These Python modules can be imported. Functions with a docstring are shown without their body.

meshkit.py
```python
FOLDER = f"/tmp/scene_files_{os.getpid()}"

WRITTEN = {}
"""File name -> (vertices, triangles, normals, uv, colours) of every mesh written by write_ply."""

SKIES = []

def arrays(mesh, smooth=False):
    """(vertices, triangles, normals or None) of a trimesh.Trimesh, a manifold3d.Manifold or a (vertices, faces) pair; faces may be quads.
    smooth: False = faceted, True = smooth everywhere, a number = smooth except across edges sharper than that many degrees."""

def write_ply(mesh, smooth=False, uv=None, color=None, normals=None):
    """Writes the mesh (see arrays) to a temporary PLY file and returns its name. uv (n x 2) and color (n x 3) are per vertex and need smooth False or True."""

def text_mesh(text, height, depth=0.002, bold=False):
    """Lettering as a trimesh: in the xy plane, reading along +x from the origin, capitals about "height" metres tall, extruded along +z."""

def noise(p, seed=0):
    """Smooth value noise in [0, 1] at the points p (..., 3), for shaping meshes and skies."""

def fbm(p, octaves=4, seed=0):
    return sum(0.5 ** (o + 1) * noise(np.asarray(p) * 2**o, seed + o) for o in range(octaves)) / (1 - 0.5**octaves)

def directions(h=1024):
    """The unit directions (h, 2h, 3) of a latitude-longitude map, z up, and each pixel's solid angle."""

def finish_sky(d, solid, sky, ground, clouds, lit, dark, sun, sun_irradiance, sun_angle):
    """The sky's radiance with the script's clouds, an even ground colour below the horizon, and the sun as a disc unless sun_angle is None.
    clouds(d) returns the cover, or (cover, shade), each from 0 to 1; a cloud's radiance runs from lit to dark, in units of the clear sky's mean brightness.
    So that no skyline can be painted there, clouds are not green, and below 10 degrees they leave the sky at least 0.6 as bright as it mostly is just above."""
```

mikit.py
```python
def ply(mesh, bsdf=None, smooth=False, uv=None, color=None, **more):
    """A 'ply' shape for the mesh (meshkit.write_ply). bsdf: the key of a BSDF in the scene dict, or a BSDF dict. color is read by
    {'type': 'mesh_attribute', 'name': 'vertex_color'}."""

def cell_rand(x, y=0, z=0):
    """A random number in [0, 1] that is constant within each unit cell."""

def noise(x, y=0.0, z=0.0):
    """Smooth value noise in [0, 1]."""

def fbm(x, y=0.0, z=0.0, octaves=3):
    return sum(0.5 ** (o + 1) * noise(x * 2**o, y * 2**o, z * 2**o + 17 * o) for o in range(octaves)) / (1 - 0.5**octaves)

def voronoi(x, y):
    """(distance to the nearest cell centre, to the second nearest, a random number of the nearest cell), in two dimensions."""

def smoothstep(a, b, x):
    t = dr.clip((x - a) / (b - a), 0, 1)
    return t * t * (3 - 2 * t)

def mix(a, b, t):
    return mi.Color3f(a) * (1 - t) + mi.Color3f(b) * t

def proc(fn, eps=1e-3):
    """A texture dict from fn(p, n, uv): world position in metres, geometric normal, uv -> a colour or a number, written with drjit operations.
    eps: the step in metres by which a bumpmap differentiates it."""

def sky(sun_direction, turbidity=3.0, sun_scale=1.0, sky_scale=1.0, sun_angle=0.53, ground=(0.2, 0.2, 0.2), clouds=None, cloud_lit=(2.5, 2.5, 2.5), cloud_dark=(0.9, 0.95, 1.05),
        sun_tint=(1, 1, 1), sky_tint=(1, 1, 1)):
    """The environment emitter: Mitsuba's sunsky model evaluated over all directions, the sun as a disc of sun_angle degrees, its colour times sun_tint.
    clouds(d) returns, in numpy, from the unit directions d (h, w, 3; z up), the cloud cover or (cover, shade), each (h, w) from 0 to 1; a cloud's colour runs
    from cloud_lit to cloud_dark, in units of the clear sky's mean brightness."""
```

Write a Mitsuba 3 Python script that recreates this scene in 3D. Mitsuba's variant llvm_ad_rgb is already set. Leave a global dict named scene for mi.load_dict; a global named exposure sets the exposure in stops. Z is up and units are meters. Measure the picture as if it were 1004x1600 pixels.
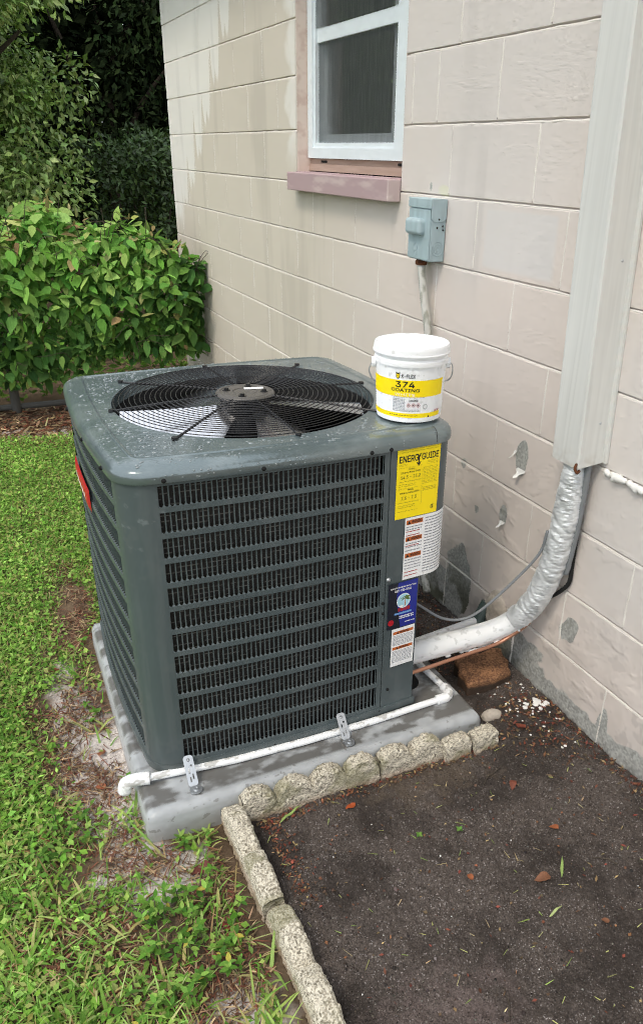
import math
import numpy as np, trimesh, drjit as dr, mitsuba as mi
import shapely.geometry as sg
from shapely import affinity
import mikit, meshkit
from mikit import proc, noise, fbm, smoothstep, mix

T = mi.ScalarTransform4f
scene, labels = {}, {}

# ---------------------------------------------------------------- camera, sky, exposure
CAM = (-1.42777, 0.0, 1.51887)
FWD = (0.40783, 0.79391, -0.45098)
UP = (0.178714, 0.414966, 0.892112)
scene['camera'] = {'type': 'perspective', 'fov': 44.9505, 'fov_axis': 'x', 'near_clip': 0.05, 'far_clip': 400.0,
                   'to_world': T().look_at(origin=list(CAM), target=[c + f for c, f in zip(CAM, FWD)], up=list(UP)),
                   'principal_point_offset_x': -0.072340, 'principal_point_offset_y': -0.037299}
scene['sky'] = mikit.sky((-0.50, -0.30, 0.81), turbidity=3, sun_scale=0.18, sun_angle=14, clouds=lambda d: 1.0,
                         sun_tint=(0.93, 1.0, 1.10), cloud_lit=(2.25, 2.38, 2.55), ground=(0.12, 0.14, 0.08))
exposure = 2.80

rng = np.random.default_rng(11)
PI = math.pi


def lin(r, g, b):
    c = np.array([r, g, b], float) / 255
    return np.where(c <= 0.04045, c / 12.92, ((c + 0.055) / 1.055) ** 2.4)


def rgb(c):
    return {'type': 'rgb', 'value': [float(x) for x in c]}


# ---------------------------------------------------------------- materials
def mat(name, color, rough=0.6, spec=0.5, metallic=0.0, bump=None, scale=1.0, **kw):
    b = {'type': 'principled', 'base_color': color if isinstance(color, dict) else rgb(color), 'roughness': rough, 'specular': spec, 'metallic': metallic, **kw}
    if bump is not None:
        b = {'type': 'bumpmap', 'arbitrary': bump, 'scale': scale, 'bsdf': b}
    scene[name] = {'type': 'twosided', 'bsdf': b}
    return name


VC = {'type': 'mesh_attribute', 'name': 'vertex_color'}


def m3(c):
    return mi.Color3f(*[float(x) for x in c])


WARM, TAN, PALE = m3((0.635, 0.565, 0.515)), m3((0.565, 0.515, 0.44)), m3((0.73, 0.715, 0.675))
BLUISH, CONC, ALGAE = m3((0.60, 0.595, 0.59)), m3((0.345, 0.345, 0.32)), m3((0.085, 0.085, 0.05))


def bare(p, y, z, ry, rz, seed=0.0, wob=0.35):
    d = dr.sqrt(dr.square((p.y - y) / ry) + dr.square((p.z - z) / rz))
    return 1 - smoothstep(0.93, 1.0, d + (fbm(p.y * 22 + seed, p.z * 22, 3.1, 3) - 0.5) * 2 * wob)


def tri(v):
    f = v - dr.floor(v)
    return 1 - 2 * dr.abs(f - 0.5)


def wall_color(p, n, uv):
    y, z = p.y, p.z
    n1 = fbm(y * 1.7, z * 1.7, 0.5, 3)
    c = mix(TAN, WARM, smoothstep(3.7, 2.3, y))
    # each course and stretch of block took the paint a little differently
    c = c * (0.96 + 0.08 * n1)
    pb = smoothstep(1.735, 1.76, y) * smoothstep(2.10, 2.07, y) * smoothstep(1.225, 1.24, z) * smoothstep(1.405, 1.39, z)
    grey = dr.maximum(0.6 * pb, 0.40 * smoothstep(0.45, 0.75, fbm(y * 2.3 + 7, z * 1.3, 2.0, 2)) * smoothstep(3.2, 2.2, y))
    grey = dr.maximum(grey, 0.40 * smoothstep(1.45, 1.75, z) * smoothstep(2.75, 2.55, y))
    c = mix(c, BLUISH, grey)
    # the part of the paint that has dried: it ends below in spikes
    zb = 1.05 + 1.22 * smoothstep(5.95, 3.95, y) + 0.10 * (fbm(y * 5, 1.3, 0.2, 2) - 0.5)
    sp = tri(y * 4.83 + 0.15)
    sp2 = tri(y * 9.7 + 0.4)
    zb = zb + 0.34 * sp * sp * sp * (0.55 + 0.6 * noise(dr.floor(y * 4.83) * 1.7)) + 0.09 * sp2 * sp2
    dry = smoothstep(-0.012, 0.03, z - zb) * smoothstep(3.7, 3.9, y)
    zc = (z - 0.1988) / 0.2032
    fz = zc - dr.floor(zc) - 0.5
    jam = smoothstep(0.035, -0.035, y - 3.585 - 0.11 * dr.sqrt(dr.maximum(0.0, 1 - 4.2 * fz * fz)) - 0.10 * (fbm(y * 14, z * 14, 3.0, 3) - 0.5)) * smoothstep(3.5, 3.56, y) * smoothstep(1.43, 1.6, z)
    corner = smoothstep(5.60, 5.68, y) * smoothstep(1.0, 1.2, z)
    c = mix(c, PALE, dr.maximum(dr.maximum(dry, 0.85 * jam), corner) * 0.82)
    # faint rain streaks and dirt
    c = c * (1 - 0.10 * smoothstep(0.55, 0.8, fbm(y * 9, z * 1.2, 5.0, 3)))
    # green-black foot of the wall
    foot = smoothstep(0.20, 0.0, z + (fbm(y * 9, z * 14, 1.0, 3) - 0.5) * 0.22)
    c = mix(c, CONC * 0.9, 0.30 * foot)
    # peeled paint: bare grey block
    b = bare(p, 2.06, 0.16, 0.085, 0.135, 3.0, 0.45)
    b = dr.maximum(b, bare(p, 2.30, 0.06, 0.30, 0.10, 9.0, 0.3))
    b = dr.maximum(b, bare(p, 1.70, 0.04, 0.20, 0.115, 1.0, 0.3))
    b = dr.maximum(b, bare(p, 1.45, 0.00, 0.30, 0.085, 2.0, 0.4))
    b = dr.maximum(b, bare(p, 1.27, 0.05, 0.028, 0.085, 5.0, 0.3))
    b = dr.maximum(b, bare(p, 1.08, 0.01, 0.20, 0.085, 4.0, 0.4))
    b = dr.maximum(b, bare(p, 1.46, 0.285, 0.034, 0.042, 6.0, 1.0))
    b = dr.maximum(b, bare(p, 1.778, 0.722, 0.030, 0.058, 6.5, 0.22))
    b = dr.maximum(b, bare(p, 1.836, 0.507, 0.022, 0.036, 7.5, 0.3))
    b = dr.maximum(b, bare(p, 1.985, 0.465, 0.018, 0.022, 8.5, 1.1))
    b = dr.maximum(b, bare(p, 2.085, 0.60, 0.014, 0.018, 9.5, 1.1))
    b = dr.maximum(b, bare(p, 2.41, 1.44, 0.008, 0.014, 1.5, 0.4))
    halo = smoothstep(0.80, 0.2, z) * smoothstep(0.50, 0.64, fbm(y * 6, z * 5, 3.0, 4)) * smoothstep(2.6, 2.3, y)
    c = mix(c, m3((0.33, 0.29, 0.23)), 0.14 * halo)
    g = noise(p.y * 160, p.z * 160, 2.0)
    cc = CONC * (0.70 + 0.6 * g)
    alg = smoothstep(0.35, 0.6, fbm(y * 13, z * 13, 8.0, 3)) * smoothstep(0.26, 0.06, z) * smoothstep(1.55, 1.85, y)
    cc = mix(cc, ALGAE, 0.85 * alg)
    c = mix(c, cc, b)
    c = mix(c, m3((0.62, 0.60, 0.46)), 0.8 * bare(p, 2.33, 1.432, 0.035, 0.018, 2.5, 0.2))
    blot = smoothstep(0.62, 0.72, fbm(y * 24, z * 24, 4.0, 3)) * smoothstep(0.5, 0.15, z) * smoothstep(2.6, 2.3, y)
    return mix(c, c * 0.72, 0.5 * blot)


def wall_bump(p, n, uv):
    y, z = p.y, p.z
    st = smoothstep(0.50, 0.80, noise(y * 130, z * 130, 1.0)) + 0.5 * noise(y * 300, z * 300, 4.0)
    fl = smoothstep(0.60, 0.68, fbm(y * 15 + 3 * noise(z * 9), z * 17, 6.0, 3)) * smoothstep(0.85, 0.5, z) * smoothstep(2.7, 2.4, y)
    low = noise(y * 11, z * 11, 2.0)
    return mi.Float(0.0008 * st + 0.0018 * fl + 0.0010 * low)


mat('m_wall', proc(wall_color), 0.62, 0.35, bump=proc(wall_bump, 1.5e-3), scale=1.0)
mat('m_joint', (0.71, 0.675, 0.62), 0.6, 0.3)
mat('m_body', (0.50, 0.45, 0.39), 0.7, 0.3)
mat('m_roof', (0.14, 0.13, 0.12), 0.9, 0.2)
mat('m_soffit', (0.70, 0.69, 0.66), 0.6, 0.3)


def paint_color(p, n, uv):
    g = fbm(p.x * 9, p.y * 9, p.z * 9, 3)
    d = smoothstep(0.62, 0.75, fbm(p.x * 30, p.y * 30, p.z * 22, 3))
    c = m3((0.069, 0.088, 0.093)) * (0.90 + 0.2 * g)
    scuff = smoothstep(0.62, 0.80, fbm(p.x * 60 + p.z * 20, p.y * 60, p.z * 60, 3)) * smoothstep(0.10, 0.02, dr.sqrt(dr.square(p.x + 1.155) + dr.square(p.z - 0.79))) * smoothstep(1.7, 1.6, p.y)
    grime = smoothstep(0.16, 0.085, p.z + 0.05 * g)
    c = mix(c, m3((0.20, 0.23, 0.24)), 0.55 * scuff)
    c = mix(c, m3((0.11, 0.105, 0.085)), 0.35 * grime)
    run = smoothstep(0.52, 0.75, fbm(p.x * 45, p.y * 45, p.z * 2.5, 3))
    c = mix(c, m3((0.12, 0.135, 0.138)), 0.28 * run)
    return mix(c, m3((0.095, 0.11, 0.112)), 0.35 * d)


def paint_bump(p, n, uv):
    return mi.Float(0.00012 * noise(p.x * 500, p.y * 500, p.z * 500) + 0.0006 * noise(p.x * 9, p.y * 9, p.z * 9))


mat('m_case', proc(paint_color), 0.34, 0.5, bump=proc(paint_bump, 1e-3))


def cap_color(p, n, uv):
    g = fbm(p.x * 14, p.y * 14, p.z * 14, 3)
    return mix(m3((0.125, 0.162, 0.170)), m3((0.175, 0.212, 0.218)), smoothstep(0.45, 0.75, g))


def wet_bump(p, n, uv):
    w = smoothstep(0.55, 0.64, fbm(p.x * 55 + p.y * 20, p.y * 80, p.z * 40, 2))
    return mi.Float(0.00022 * w + 0.0002 * noise(p.x * 120, p.y * 120, p.z * 60))


mat('m_cap', proc(cap_color), 0.20, 1.0, 0.45, bump=proc(wet_bump, 1e-3), clearcoat=1.0, clearcoat_gloss=0.9)
mat('m_drop', (0.17, 0.20, 0.21), 0.03, 1.0, clearcoat=1.0, clearcoat_gloss=1.0)
mat('m_black', (0.012, 0.012, 0.013), 0.33, 0.5)
mat('m_wire', (0.012, 0.012, 0.014), 0.36, 0.6)
mat('m_dark', (0.012, 0.012, 0.012), 0.8, 0.2)


def coil_color(p, n, uv):
    f = p.z / 0.0132
    l = smoothstep(0.13, 0.05, dr.abs(f - dr.floor(f) - 0.5)) * smoothstep(0.40, 0.65, noise(p.x * 70, p.y * 70, dr.floor(f) * 3.7))
    v = (p.x + p.y) / 0.0021
    fin = 0.6 + 0.4 * tri(v)
    return mix(m3((0.020, 0.018, 0.017)), m3((0.17, 0.165, 0.15)), 0.8 * l) * fin


mat('m_coil', proc(coil_color), 0.5, 0.4)
mat('m_alu', (0.80, 0.80, 0.83), 0.20, 0.5, 1.0)
mat('m_hub', (0.085, 0.078, 0.070), 0.42, 0.5)
mat('m_zinc', (0.52, 0.54, 0.56), 0.38, 0.5, 0.85)
mat('m_paper', (0.80, 0.80, 0.80), 0.5, 0.4)
mat('m_yellow', (0.93, 0.71, 0.002), 0.42, 0.4)
mat('m_ink', (0.012, 0.012, 0.014), 0.5, 0.3)
mat('m_grey_ink', (0.24, 0.25, 0.28), 0.6, 0.3)
mat('m_orange', (0.50, 0.13, 0.035), 0.5, 0.3)
mat('m_red', (0.42, 0.012, 0.022), 0.3, 0.5)
mat('m_red_ink', (0.35, 0.02, 0.02), 0.5, 0.3)
mat('m_blue', (0.016, 0.026, 0.24), 0.35, 0.5)
mat('m_navy', (0.010, 0.012, 0.022), 0.35, 0.5)
mat('m_sky_ink', (0.36, 0.60, 0.72), 0.5, 0.3)
mat('m_green_ink', (0.10, 0.15, 0.045), 0.5, 0.3)
mat('m_lightblue_ink', (0.16, 0.32, 0.62), 0.5, 0.3)
mat('m_white_ink', (0.82, 0.82, 0.82), 0.5, 0.3)


def bucket_color(p, n, uv):
    s = smoothstep(0.70, 0.76, fbm(p.x * 75, p.y * 75, p.z * 75, 2))
    return mix(m3((0.83, 0.84, 0.85)), m3((0.52, 0.51, 0.49)), 0.55 * s)


mat('m_bucket', proc(bucket_color), 0.34, 0.5)


def pad_color(p, n, uv):
    w = smoothstep(0.36, 0.60, fbm(p.x * 13, p.y * 22, 2.0, 4))
    wet = w * smoothstep(1.478, 1.492, p.y) * smoothstep(0.06, 0.075, p.z)
    g = fbm(p.x * 40, p.y * 40, p.z * 40, 3)
    c = m3((0.36, 0.375, 0.385)) * (0.82 + 0.36 * g)
    c = mix(c, m3((0.085, 0.08, 0.072)), 0.86 * wet)
    fleck = smoothstep(0.66, 0.72, fbm(p.x * 60, p.y * 60, p.z * 60, 3))
    c = mix(c, m3((0.11, 0.10, 0.085)), 0.5 * fleck)
    low = smoothstep(0.05, 0.0, p.z + 0.02 * (g - 0.5))
    return mix(c, m3((0.20, 0.18, 0.15)), 0.45 * low)


mat('m_pad', proc(pad_color), 0.36, 0.5, bump=proc(lambda p, n, uv: mi.Float(0.0012 * fbm(p.x * 60, p.y * 60, p.z * 60, 3)), 1e-3))


def pvc_color(p, n, uv):
    s = smoothstep(0.60, 0.70, fbm(p.x * 45, p.y * 60, p.z * 60, 3))
    return mix(m3((0.80, 0.81, 0.81)), m3((0.30, 0.28, 0.24)), 0.6 * s)


mat('m_pvc', proc(pvc_color), 0.35, 0.5)


def insul_color(p, n, uv):
    s = smoothstep(0.60, 0.68, fbm(p.x * 60, p.y * 60, p.z * 60, 3))
    return mix(m3((0.78, 0.79, 0.79)), m3((0.50, 0.51, 0.50)), 0.6 * s)


mat('m_insul', proc(insul_color), 0.5, 0.4, bump=proc(lambda p, n, uv: mi.Float(0.0028 * fbm(p.x * 95, p.y * 95, p.z * 95, 3)), 1e-3))


def tape_color(p, n, uv):
    s = smoothstep(0.45, 0.75, fbm(p.x * 25, p.y * 25, p.z * 18, 3))
    return mix(m3((0.74, 0.76, 0.77)), m3((0.54, 0.56, 0.565)), s)


mat('m_tape', proc(tape_color), 0.34, 0.6, 0.30, bump=proc(lambda p, n, uv: mi.Float(0.0042 * fbm(p.x * 70, p.y * 70, p.z * 190, 3)), 1e-3))
mat('m_foam', (0.018, 0.018, 0.018), 0.8, 0.2)
mat('m_cable', (0.20, 0.21, 0.22), 0.5, 0.4)
mat('m_copper', (0.52, 0.26, 0.17), 0.40, 0.5, 0.75)
mat('m_valve', (0.06, 0.085, 0.08), 0.4, 0.5)


def chase_color(p, n, uv):
    st = fbm(p.x * 120, p.y * 120, p.z * 2.0, 3)
    rust = smoothstep(0.87, 0.80, p.z) * smoothstep(0.45, 0.7, fbm(p.x * 50, p.y * 50, p.z * 30, 3))
    c = m3((0.60, 0.60, 0.575)) * (0.90 + 0.18 * st)
    return mix(c, m3((0.30, 0.24, 0.17)), 0.35 * rust)


mat('m_chase', proc(chase_color), 0.48, 0.45, bump=proc(lambda p, n, uv: mi.Float(0.0004 * noise(p.x * 200, p.y * 200, p.z * 6)), 1e-3))


def box_color(p, n, uv):
    g = fbm(p.x * 60, p.y * 60, p.z * 14, 3)
    return m3((0.335, 0.425, 0.45)) * (0.85 + 0.3 * g)


mat('m_box', proc(box_color), 0.5, 0.45)


def conduit_color(p, n, uv):
    g = smoothstep(0.45, 0.65, fbm(p.x * 90, p.y * 90, p.z * 22, 3))
    return mix(m3((0.50, 0.49, 0.45)), m3((0.30, 0.30, 0.25)), g)


mat('m_conduit', proc(conduit_color), 0.5, 0.4)
mat('m_rust', proc(lambda p, n, uv: mix(m3((0.05, 0.02, 0.012)), m3((0.16, 0.06, 0.025)), noise(p.x * 150, p.y * 150, p.z * 150))), 0.8, 0.2)
mat('m_vinyl', proc(lambda p, n, uv: m3((0.70, 0.76, 0.79)) * (0.93 + 0.1 * fbm(p.x * 30, p.y * 30, p.z * 30, 3))), 0.38, 0.45)
mat('m_sill', proc(lambda p, n, uv: mix(m3((0.40, 0.29, 0.30)), m3((0.50, 0.40, 0.39)), smoothstep(0.5, 0.8, fbm(p.x * 25, p.y * 9, p.z * 30, 3)) + smoothstep(2.622, 2.616, p.y))), 0.6, 0.35,
    bump=proc(lambda p, n, uv: mi.Float(0.0012 * fbm(p.x * 90, p.y * 60, p.z * 90, 3)), 1e-3))
mat('m_peach', proc(lambda p, n, uv: mix(m3((0.68, 0.57, 0.50)), m3((0.58, 0.45, 0.39)), smoothstep(0.45, 0.7, fbm(p.x * 30, p.y * 8, p.z * 30, 3)))), 0.65, 0.3)
mat('m_apron', proc(lambda p, n, uv: mix(m3((0.44, 0.33, 0.27)), m3((0.33, 0.23, 0.18)), fbm(p.x * 30, p.y * 8, p.z * 80, 3))), 0.65, 0.3)
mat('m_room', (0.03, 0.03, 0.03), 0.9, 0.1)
scene['m_glass'] = {'type': 'thindielectric', 'int_ior': 1.5}
scene['m_screen'] = {'type': 'mask', 'opacity': 0.58, 'bsdf': {'type': 'twosided', 'bsdf': {'type': 'principled', 'base_color': proc(lambda p, n, uv: mix(m3((0.050, 0.058, 0.058)), m3((0.085, 0.094, 0.094)), smoothstep(0.3, 0.8, fbm(p.y * 420, p.z * 14, 1.0, 3)))), 'roughness': 0.6}}}


def edging_color(p, n, uv):
    a = noise(p.x * 360, p.y * 360, p.z * 360)
    b = noise(p.x * 210 + 5, p.y * 210, p.z * 210)
    c = mix(m3((0.33, 0.295, 0.23)), m3((0.60, 0.555, 0.455)), smoothstep(0.30, 0.62, a))
    c = mix(c, m3((0.10, 0.085, 0.06)), 0.75 * smoothstep(0.62, 0.80, b))
    moss = smoothstep(0.50, 0.66, fbm(p.x * 17, p.y * 17, p.z * 17, 3))
    c = mix(c, m3((0.17, 0.165, 0.075)), 0.5 * moss)
    return mix(c, m3((0.28, 0.19, 0.13)), 0.6 * smoothstep(0.032, 0.004, p.z + 0.02 * (b - 0.5)))


mat('m_edging', proc(edging_color), 0.85, 0.2, bump=proc(lambda p, n, uv: mi.Float(0.0035 * noise(p.x * 170, p.y * 170, p.z * 170)), 1e-3))


def paver_color(p, n, uv):
    a = noise(p.x * 260, p.y * 260, p.z * 260)
    g = fbm(p.x * 14, p.y * 14, p.z * 14, 3)
    c = mix(m3((0.10, 0.05, 0.028)), m3((0.34, 0.17, 0.085)), smoothstep(0.25, 0.8, 0.5 * a + 0.5 * g))
    return mix(c, m3((0.035, 0.026, 0.02)), 0.9 * smoothstep(0.052, 0.040, p.z))


mat('m_paver', proc(paver_color), 0.75, 0.3, bump=proc(lambda p, n, uv: mi.Float(0.003 * noise(p.x * 220, p.y * 220, p.z * 220)), 1e-3))


def ell(p, x, y, rx, ry):
    return dr.sqrt(dr.square((p.x - x) / rx) + dr.square((p.y - y) / ry))


def ground_color(p, n, uv):
    g = fbm(p.x * 5, p.y * 5, 1.0, 4)
    f = noise(p.x * 320, p.y * 320, 3.0)
    w = (fbm(p.x * 11, p.y * 11, 4.0, 3) - 0.5) * 1.1
    soil = mix(m3((0.075, 0.050, 0.032)), m3((0.17, 0.12, 0.078)), g)
    sand = mix(m3((0.42, 0.37, 0.335)), m3((0.66, 0.60, 0.555)), f)
    s = 1 - smoothstep(0.75, 1.1, ell(p, -1.33, 1.78, 0.12, 0.46) + w)
    s = dr.maximum(s, 1 - smoothstep(0.7, 1.1, ell(p, -1.27, 1.36, 0.15, 0.10) + w))
    s = dr.maximum(s, 1 - smoothstep(0.6, 1.1, ell(p, -1.20, 0.92, 0.10, 0.10) + w))
    s = dr.maximum(s, 0.85 * (1 - smoothstep(0.8, 1.1, ell(p, -1.1, 4.82, 1.6, 0.14) + 0.4 * w)))
    c = mix(soil, sand * (0.75 + 0.45 * g), s)
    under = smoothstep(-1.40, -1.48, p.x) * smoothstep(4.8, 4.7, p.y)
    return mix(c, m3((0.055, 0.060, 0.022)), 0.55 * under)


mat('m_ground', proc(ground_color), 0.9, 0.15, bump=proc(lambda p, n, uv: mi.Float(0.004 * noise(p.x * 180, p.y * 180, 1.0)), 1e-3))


def soil_color(p, n, uv):
    g = fbm(p.x * 7 + 3, p.y * 7, 1.0, 5)
    g2 = fbm(p.x * 31, p.y * 31, 6.0, 3)
    f = mikit.cell_rand(p.x * 430, p.y * 430, 3.0)
    f2 = noise(p.x * 300, p.y * 300, 9.0)
    pt = smoothstep(0.36, 0.66, 0.7 * g + 0.3 * g2)
    c = mix(m3((0.022, 0.0175, 0.015)), m3((0.145, 0.119, 0.105)), (0.30 + 0.70 * pt) * (0.15 + 0.55 * f * f + 0.30 * f2))
    c = mix(c, m3((0.34, 0.31, 0.30)), 0.75 * smoothstep(0.955, 0.985, f) * (0.25 + 0.75 * pt))
    pale = 1 - smoothstep(0.2, 1.5, ell(p, -0.80, 0.78, 0.12, 0.08) + 2.2 * (g2 - 0.5))
    br = 1 - smoothstep(0.2, 1.4, ell(p, -0.52, 1.36, 0.16, 0.08) + 2.0 * (g2 - 0.5))
    c = mix(c, m3((0.21, 0.16, 0.15)), 0.45 * pale * (0.4 + 0.6 * f))
    return mix(c, m3((0.15, 0.115, 0.085)), 0.55 * br * (0.4 + 0.6 * f))


mat('m_soil', proc(soil_color), 0.85, 0.25, bump=proc(lambda p, n, uv: mi.Float(0.004 * noise(p.x * 300, p.y * 300, 1.0)), 1e-3))
mat('m_stone', proc(lambda p, n, uv: mix(m3((0.26, 0.22, 0.18)), m3((0.58, 0.53, 0.46)), fbm(p.x * 60, p.y * 60, p.z * 60, 3))), 0.8, 0.2)
mat('m_flake', (0.74, 0.73, 0.70), 0.5, 0.3)
mat('m_vc', VC, 0.65, 0.3)
mat('m_shade_leaf', VC, 0.8, 0.06)
mat('m_bark', proc(lambda p, n, uv: mix(m3((0.035, 0.028, 0.022)), m3((0.11, 0.09, 0.07)), fbm(p.x * 20, p.y * 20, p.z * 5, 3))), 0.9, 0.2)
mat('m_gloss_leaf', VC, 0.42, 0.28)
mat('m_fence', (0.085, 0.082, 0.075), 0.6, 0.4)
scene['m_leaf'] = {'type': 'principledthin', 'base_color': VC, 'roughness': 0.42, 'diff_trans': 0.42, 'eta': 1.45}
scene['m_grass'] = {'type': 'principledthin', 'base_color': VC, 'roughness': 0.55, 'diff_trans': 0.7, 'eta': 1.4}


# ---------------------------------------------------------------- helpers
def key_for(base):
    if base not in scene:
        return base
    i = 1
    while f'{base}_{i:03d}' in scene:
        i += 1
    return f'{base}_{i:03d}'


def add(base, mesh, bsdf, smooth=30, label=None, category=None, group=None, kind=None, color=None):
    k = key_for(base)
    scene[k] = mikit.ply(mesh, bsdf, smooth=smooth, color=color)
    d = {}
    for n_, v_ in (('label', label), ('category', category), ('group', group), ('kind', kind)):
        if v_:
            d[n_] = v_
    if d:
        labels[k] = d
    return k


def thing(k, label, category, group=None):
    labels[k] = {'label': label, 'category': category, **({'group': group} if group else {})}
    return k


used = set()


def numbered(base):
    k, i = base, 0
    while k in used:
        i += 1
        k = f'{base}_{i:03d}'
    used.add(k)
    return k


def cat(ms):
    ms = [m for m in ms if m is not None]
    return trimesh.util.concatenate(ms)


def box(x0, x1, y0, y1, z0, z1):
    m = trimesh.creation.box(extents=(x1 - x0, y1 - y0, z1 - z0))
    m.apply_translation(((x0 + x1) / 2, (y0 + y1) / 2, (z0 + z1) / 2))
    return m


def rbox(x0, x1, y0, y1, z0, z1, r=0.004, sub=1):
    s = trimesh.creation.icosphere(subdivisions=sub, radius=r).vertices
    P = [s + [x, y, z] for x in (x0 + r, x1 - r) for y in (y0 + r, y1 - r) for z in (z0 + r, z1 - r)]
    return trimesh.convex.convex_hull(np.vstack(P))


def spline(pts, n=8):
    p = np.asarray(pts, float)
    q = np.vstack([2 * p[0] - p[1], p, 2 * p[-1] - p[-2]])
    out = []
    for i in range(len(p) - 1):
        a, b, c, d = q[i:i + 4]
        for t in np.arange(n) / n:
            out.append(0.5 * ((2 * b) + (c - a) * t + (2 * a - 5 * b + 4 * c - d) * t * t + (3 * b - a - 3 * c + d) * t ** 3))
    out.append(p[-1])
    return np.array(out)


def tube(pts, r, sides=12, closed=False, caps=True, wob=None):
    p = np.asarray(pts, float)
    n = len(p)
    r = np.broadcast_to(np.asarray(r, float), (n,))
    t = (np.roll(p, -1, 0) - np.roll(p, 1, 0)) if closed else np.gradient(p, axis=0)
    t /= np.linalg.norm(t, axis=1, keepdims=True) + 1e-12
    a = np.cross(t[0], [0, 0, 1.0] if abs(t[0, 2]) < 0.9 else [1.0, 0, 0])
    A = []
    for i in range(n):
        a = a - t[i] * (a @ t[i])
        a /= np.linalg.norm(a)
        A.append(a)
    A = np.array(A)
    B = np.cross(t, A)
    ang = np.arange(sides) * 2 * PI / sides
    R = r[:, None] * np.ones((1, sides))
    if wob is not None:
        R = R * wob(p, ang)
    v = p[:, None] + R[..., None] * (np.cos(ang)[None, :, None] * A[:, None] + np.sin(ang)[None, :, None] * B[:, None])
    v = v.reshape(-1, 3)
    m = n if closed else n - 1
    i, j = np.meshgrid(np.arange(m), np.arange(sides), indexing='ij')
    i2 = (i + 1) % n
    j2 = (j + 1) % sides
    q = np.stack([i * sides + j, i * sides + j2, i2 * sides + j2, i2 * sides + j], -1).reshape(-1, 4)
    f = np.vstack([q[:, [0, 1, 2]], q[:, [0, 2, 3]]])
    if caps and not closed:
        k = len(v)
        v = np.vstack([v, p[0], p[-1]])
        jj = np.arange(sides)
        f = np.vstack([f, np.stack([np.full(sides, k), (jj + 1) % sides, jj], 1),
                       np.stack([np.full(sides, k + 1), (n - 1) * sides + jj, (n - 1) * sides + (jj + 1) % sides], 1)])
    return trimesh.Trimesh(v, f, process=False)


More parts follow.
